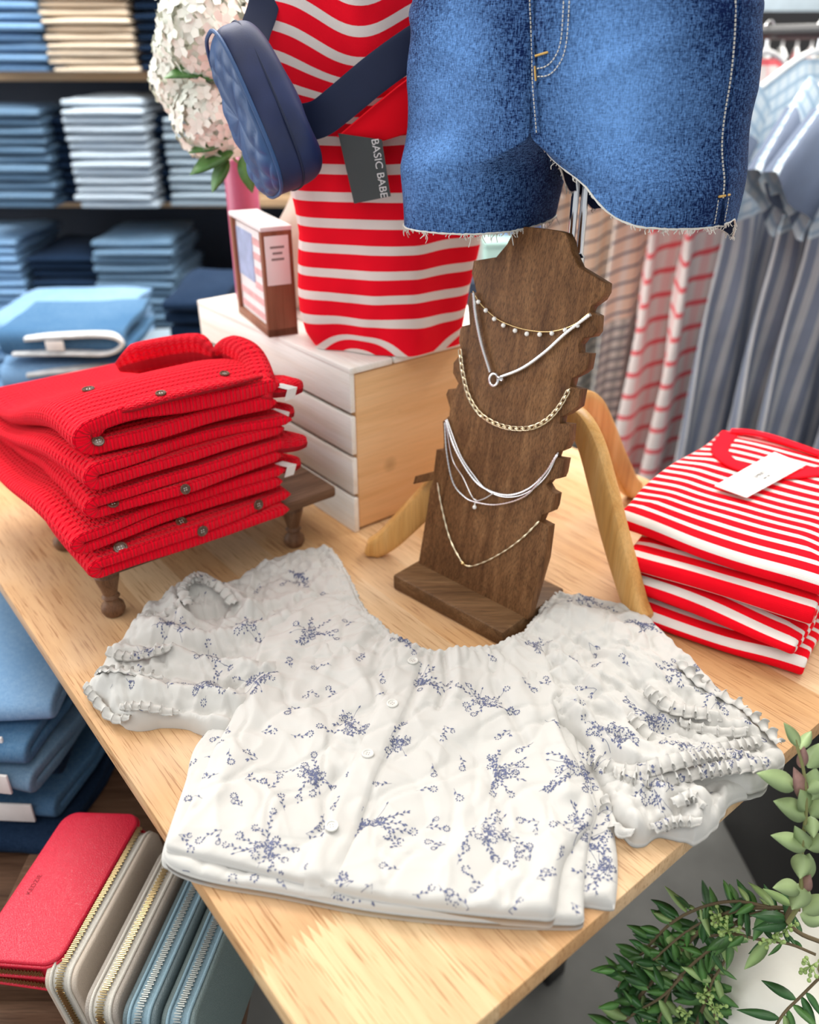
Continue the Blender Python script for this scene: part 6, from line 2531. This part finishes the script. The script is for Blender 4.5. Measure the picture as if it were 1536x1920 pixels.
# loose leaves filling the blurred left part
for i in range(190):
    x = rng.uniform(1150, 1345)
    y = rng.uniform(1700, 1945)
    if (x - 1150) * 0.9 + (y - 1700) < 120 or rng.random() < 0.15:
        continue
    b = over(x, y, rng.uniform(0.90, 1.0))
    a = rng.uniform(0, 6.28)
    d = Vector((math.cos(a), math.sin(a) * 0.5, rng.uniform(-0.7, 0.6)))
    L = rng.uniform(0.018, 0.036)
    leaf(mbs[rng.choice((0, 0, 1))], b, d, Vector((0, -0.6, 1)), L, L * 0.32, 0.25, rng.uniform(0, 0.4))
mk('twigs', mbt, M['twig'], gar, world=True)
mk('dark_leaves', mbs[0], M['leaf_dark'], gar, world=True, angle=0)
mk('green_leaves', mbs[1], M['leaf_mid'], gar, world=True, angle=0)
mk('pale_leaves', mbs[2], M['leaf_pale'], gar, world=True, angle=0)
# seed pod clusters
for (x, y, d) in [(1350, 1722, .85), (1365, 1745, .84), (1450, 1762, .805), (1475, 1742, .80), (1520, 1812, .79), (1320, 1865, .89), (1290, 1900, .90), (1340, 1890, .88)]:
    c = over(x, y, d)
    mbb = MB()
    for k in range(13):
        e = Vector((rng.gauss(0, 1), rng.gauss(0, 0.7), rng.gauss(0, 1))).normalized() * rng.uniform(0.005, 0.014)
        mbb.tube([c, c + e * 0.5 + Vector((0, 0, 0.001)), c + e], 0.0006, 5)
        sphere(c + e * 0.96, 0.0021, mbb, 0, 8)
    mk('seed_pod_cluster', mbb, M['berry'], gar, world=True, angle=0)

# upright leafy stem
stm = thing('leafy_branch', 'upright pale green leafy branch rising beside the table corner', 'branch', over(1490, 1700, .78))
ax = smooth_curve([over(1478, 1730, .78), over(1500, 1690, .77), over(1503, 1640, .765), over(1505, 1580, .755), over(1512, 1520, .745), over(1508, 1450, .735), over(1495, 1400, .73), over(1490, 1378, .73)], 8)
mb = MB()
mb.tube(ax, [0.0022 - 0.0010 * i / len(ax) for i in range(len(ax))], 8)
mk('stem', mb, M['stem'], stm, world=True)
M['leaf_sage'] = m_plain('sage_leaf', (0.33, 0.44, 0.20), 0.45, 0, 0.15, 25)
M['leaf_blush'] = m_plain('blushed_leaf', (0.36, 0.20, 0.17), 0.5, 0, 0.35, 60)
mb = MB()
mb2 = MB()
cam_p = Vector((0, 0, CAMH))


def pleaf(mbx, x0, y0, x1, y1, d0, d1, w):
    a, b = over(x0, y0, d0), over(x1, y1, d1)
    vdir = (cam_p - (a + b) / 2).normalized()
    leaf(mbx, a, b - a, (vdir + Vector((rng.uniform(-.35, .35), 0, rng.uniform(0, .5)))).normalized(), (b - a).length, w, 0.22, rng.uniform(-0.03, 0.10), 0, 9)


for (x0, y0, x1, y1, d0, d1, w) in [(1500, 1400, 1470, 1355, .73, .725, .011), (1500, 1405, 1522, 1370, .73, .74, .010), (1492, 1475, 1425, 1450, .738, .72, .019), (1515, 1440, 1545, 1392, .737, .73, .017), (1508, 1480, 1550, 1462, .74, .73, .016),
                                     (1513, 1530, 1450, 1502, .747, .725, .020), (1520, 1530, 1560, 1485, .747, .735, .020), (1512, 1590, 1450, 1566, .757, .735, .017), (1515, 1592, 1492, 1552, .757, .745, .015), (1515, 1592, 1560, 1565, .757, .745, .016),
                                     (1505, 1600, 1500, 1648, .757, .745, .018), (1518, 1600, 1512, 1655, .757, .765, .014), (1500, 1665, 1452, 1664, .768, .75, .016), (1510, 1660, 1486, 1704, .768, .755, .020), (1520, 1530, 1525, 1570, .75, .74, .014),
                                     (1512, 1520, 1500, 1480, .745, .735, .018), (1520, 1500, 1530, 1440, .742, .733, .022), (1505, 1710, 1560, 1680, .775, .765, .018), (1500, 1715, 1548, 1730, .776, .77, .016)]:
    pleaf(mb, x0, y0, x1, y1, d0, d1, w)
for (x0, y0, x1, y1, d0, d1, w) in [(1508, 1500, 1490, 1440, .742, .730, .014), (1502, 1440, 1508, 1400, .736, .728, .010), (1506, 1670, 1520, 1640, .768, .758, .012)]:
    pleaf(mb2, x0, y0, x1, y1, d0, d1, w)
mk('sage_leaves', mb, M['leaf_sage'], stm, world=True, angle=0)
mk('blushed_leaves', mb2, M['leaf_blush'], stm, world=True, angle=0)
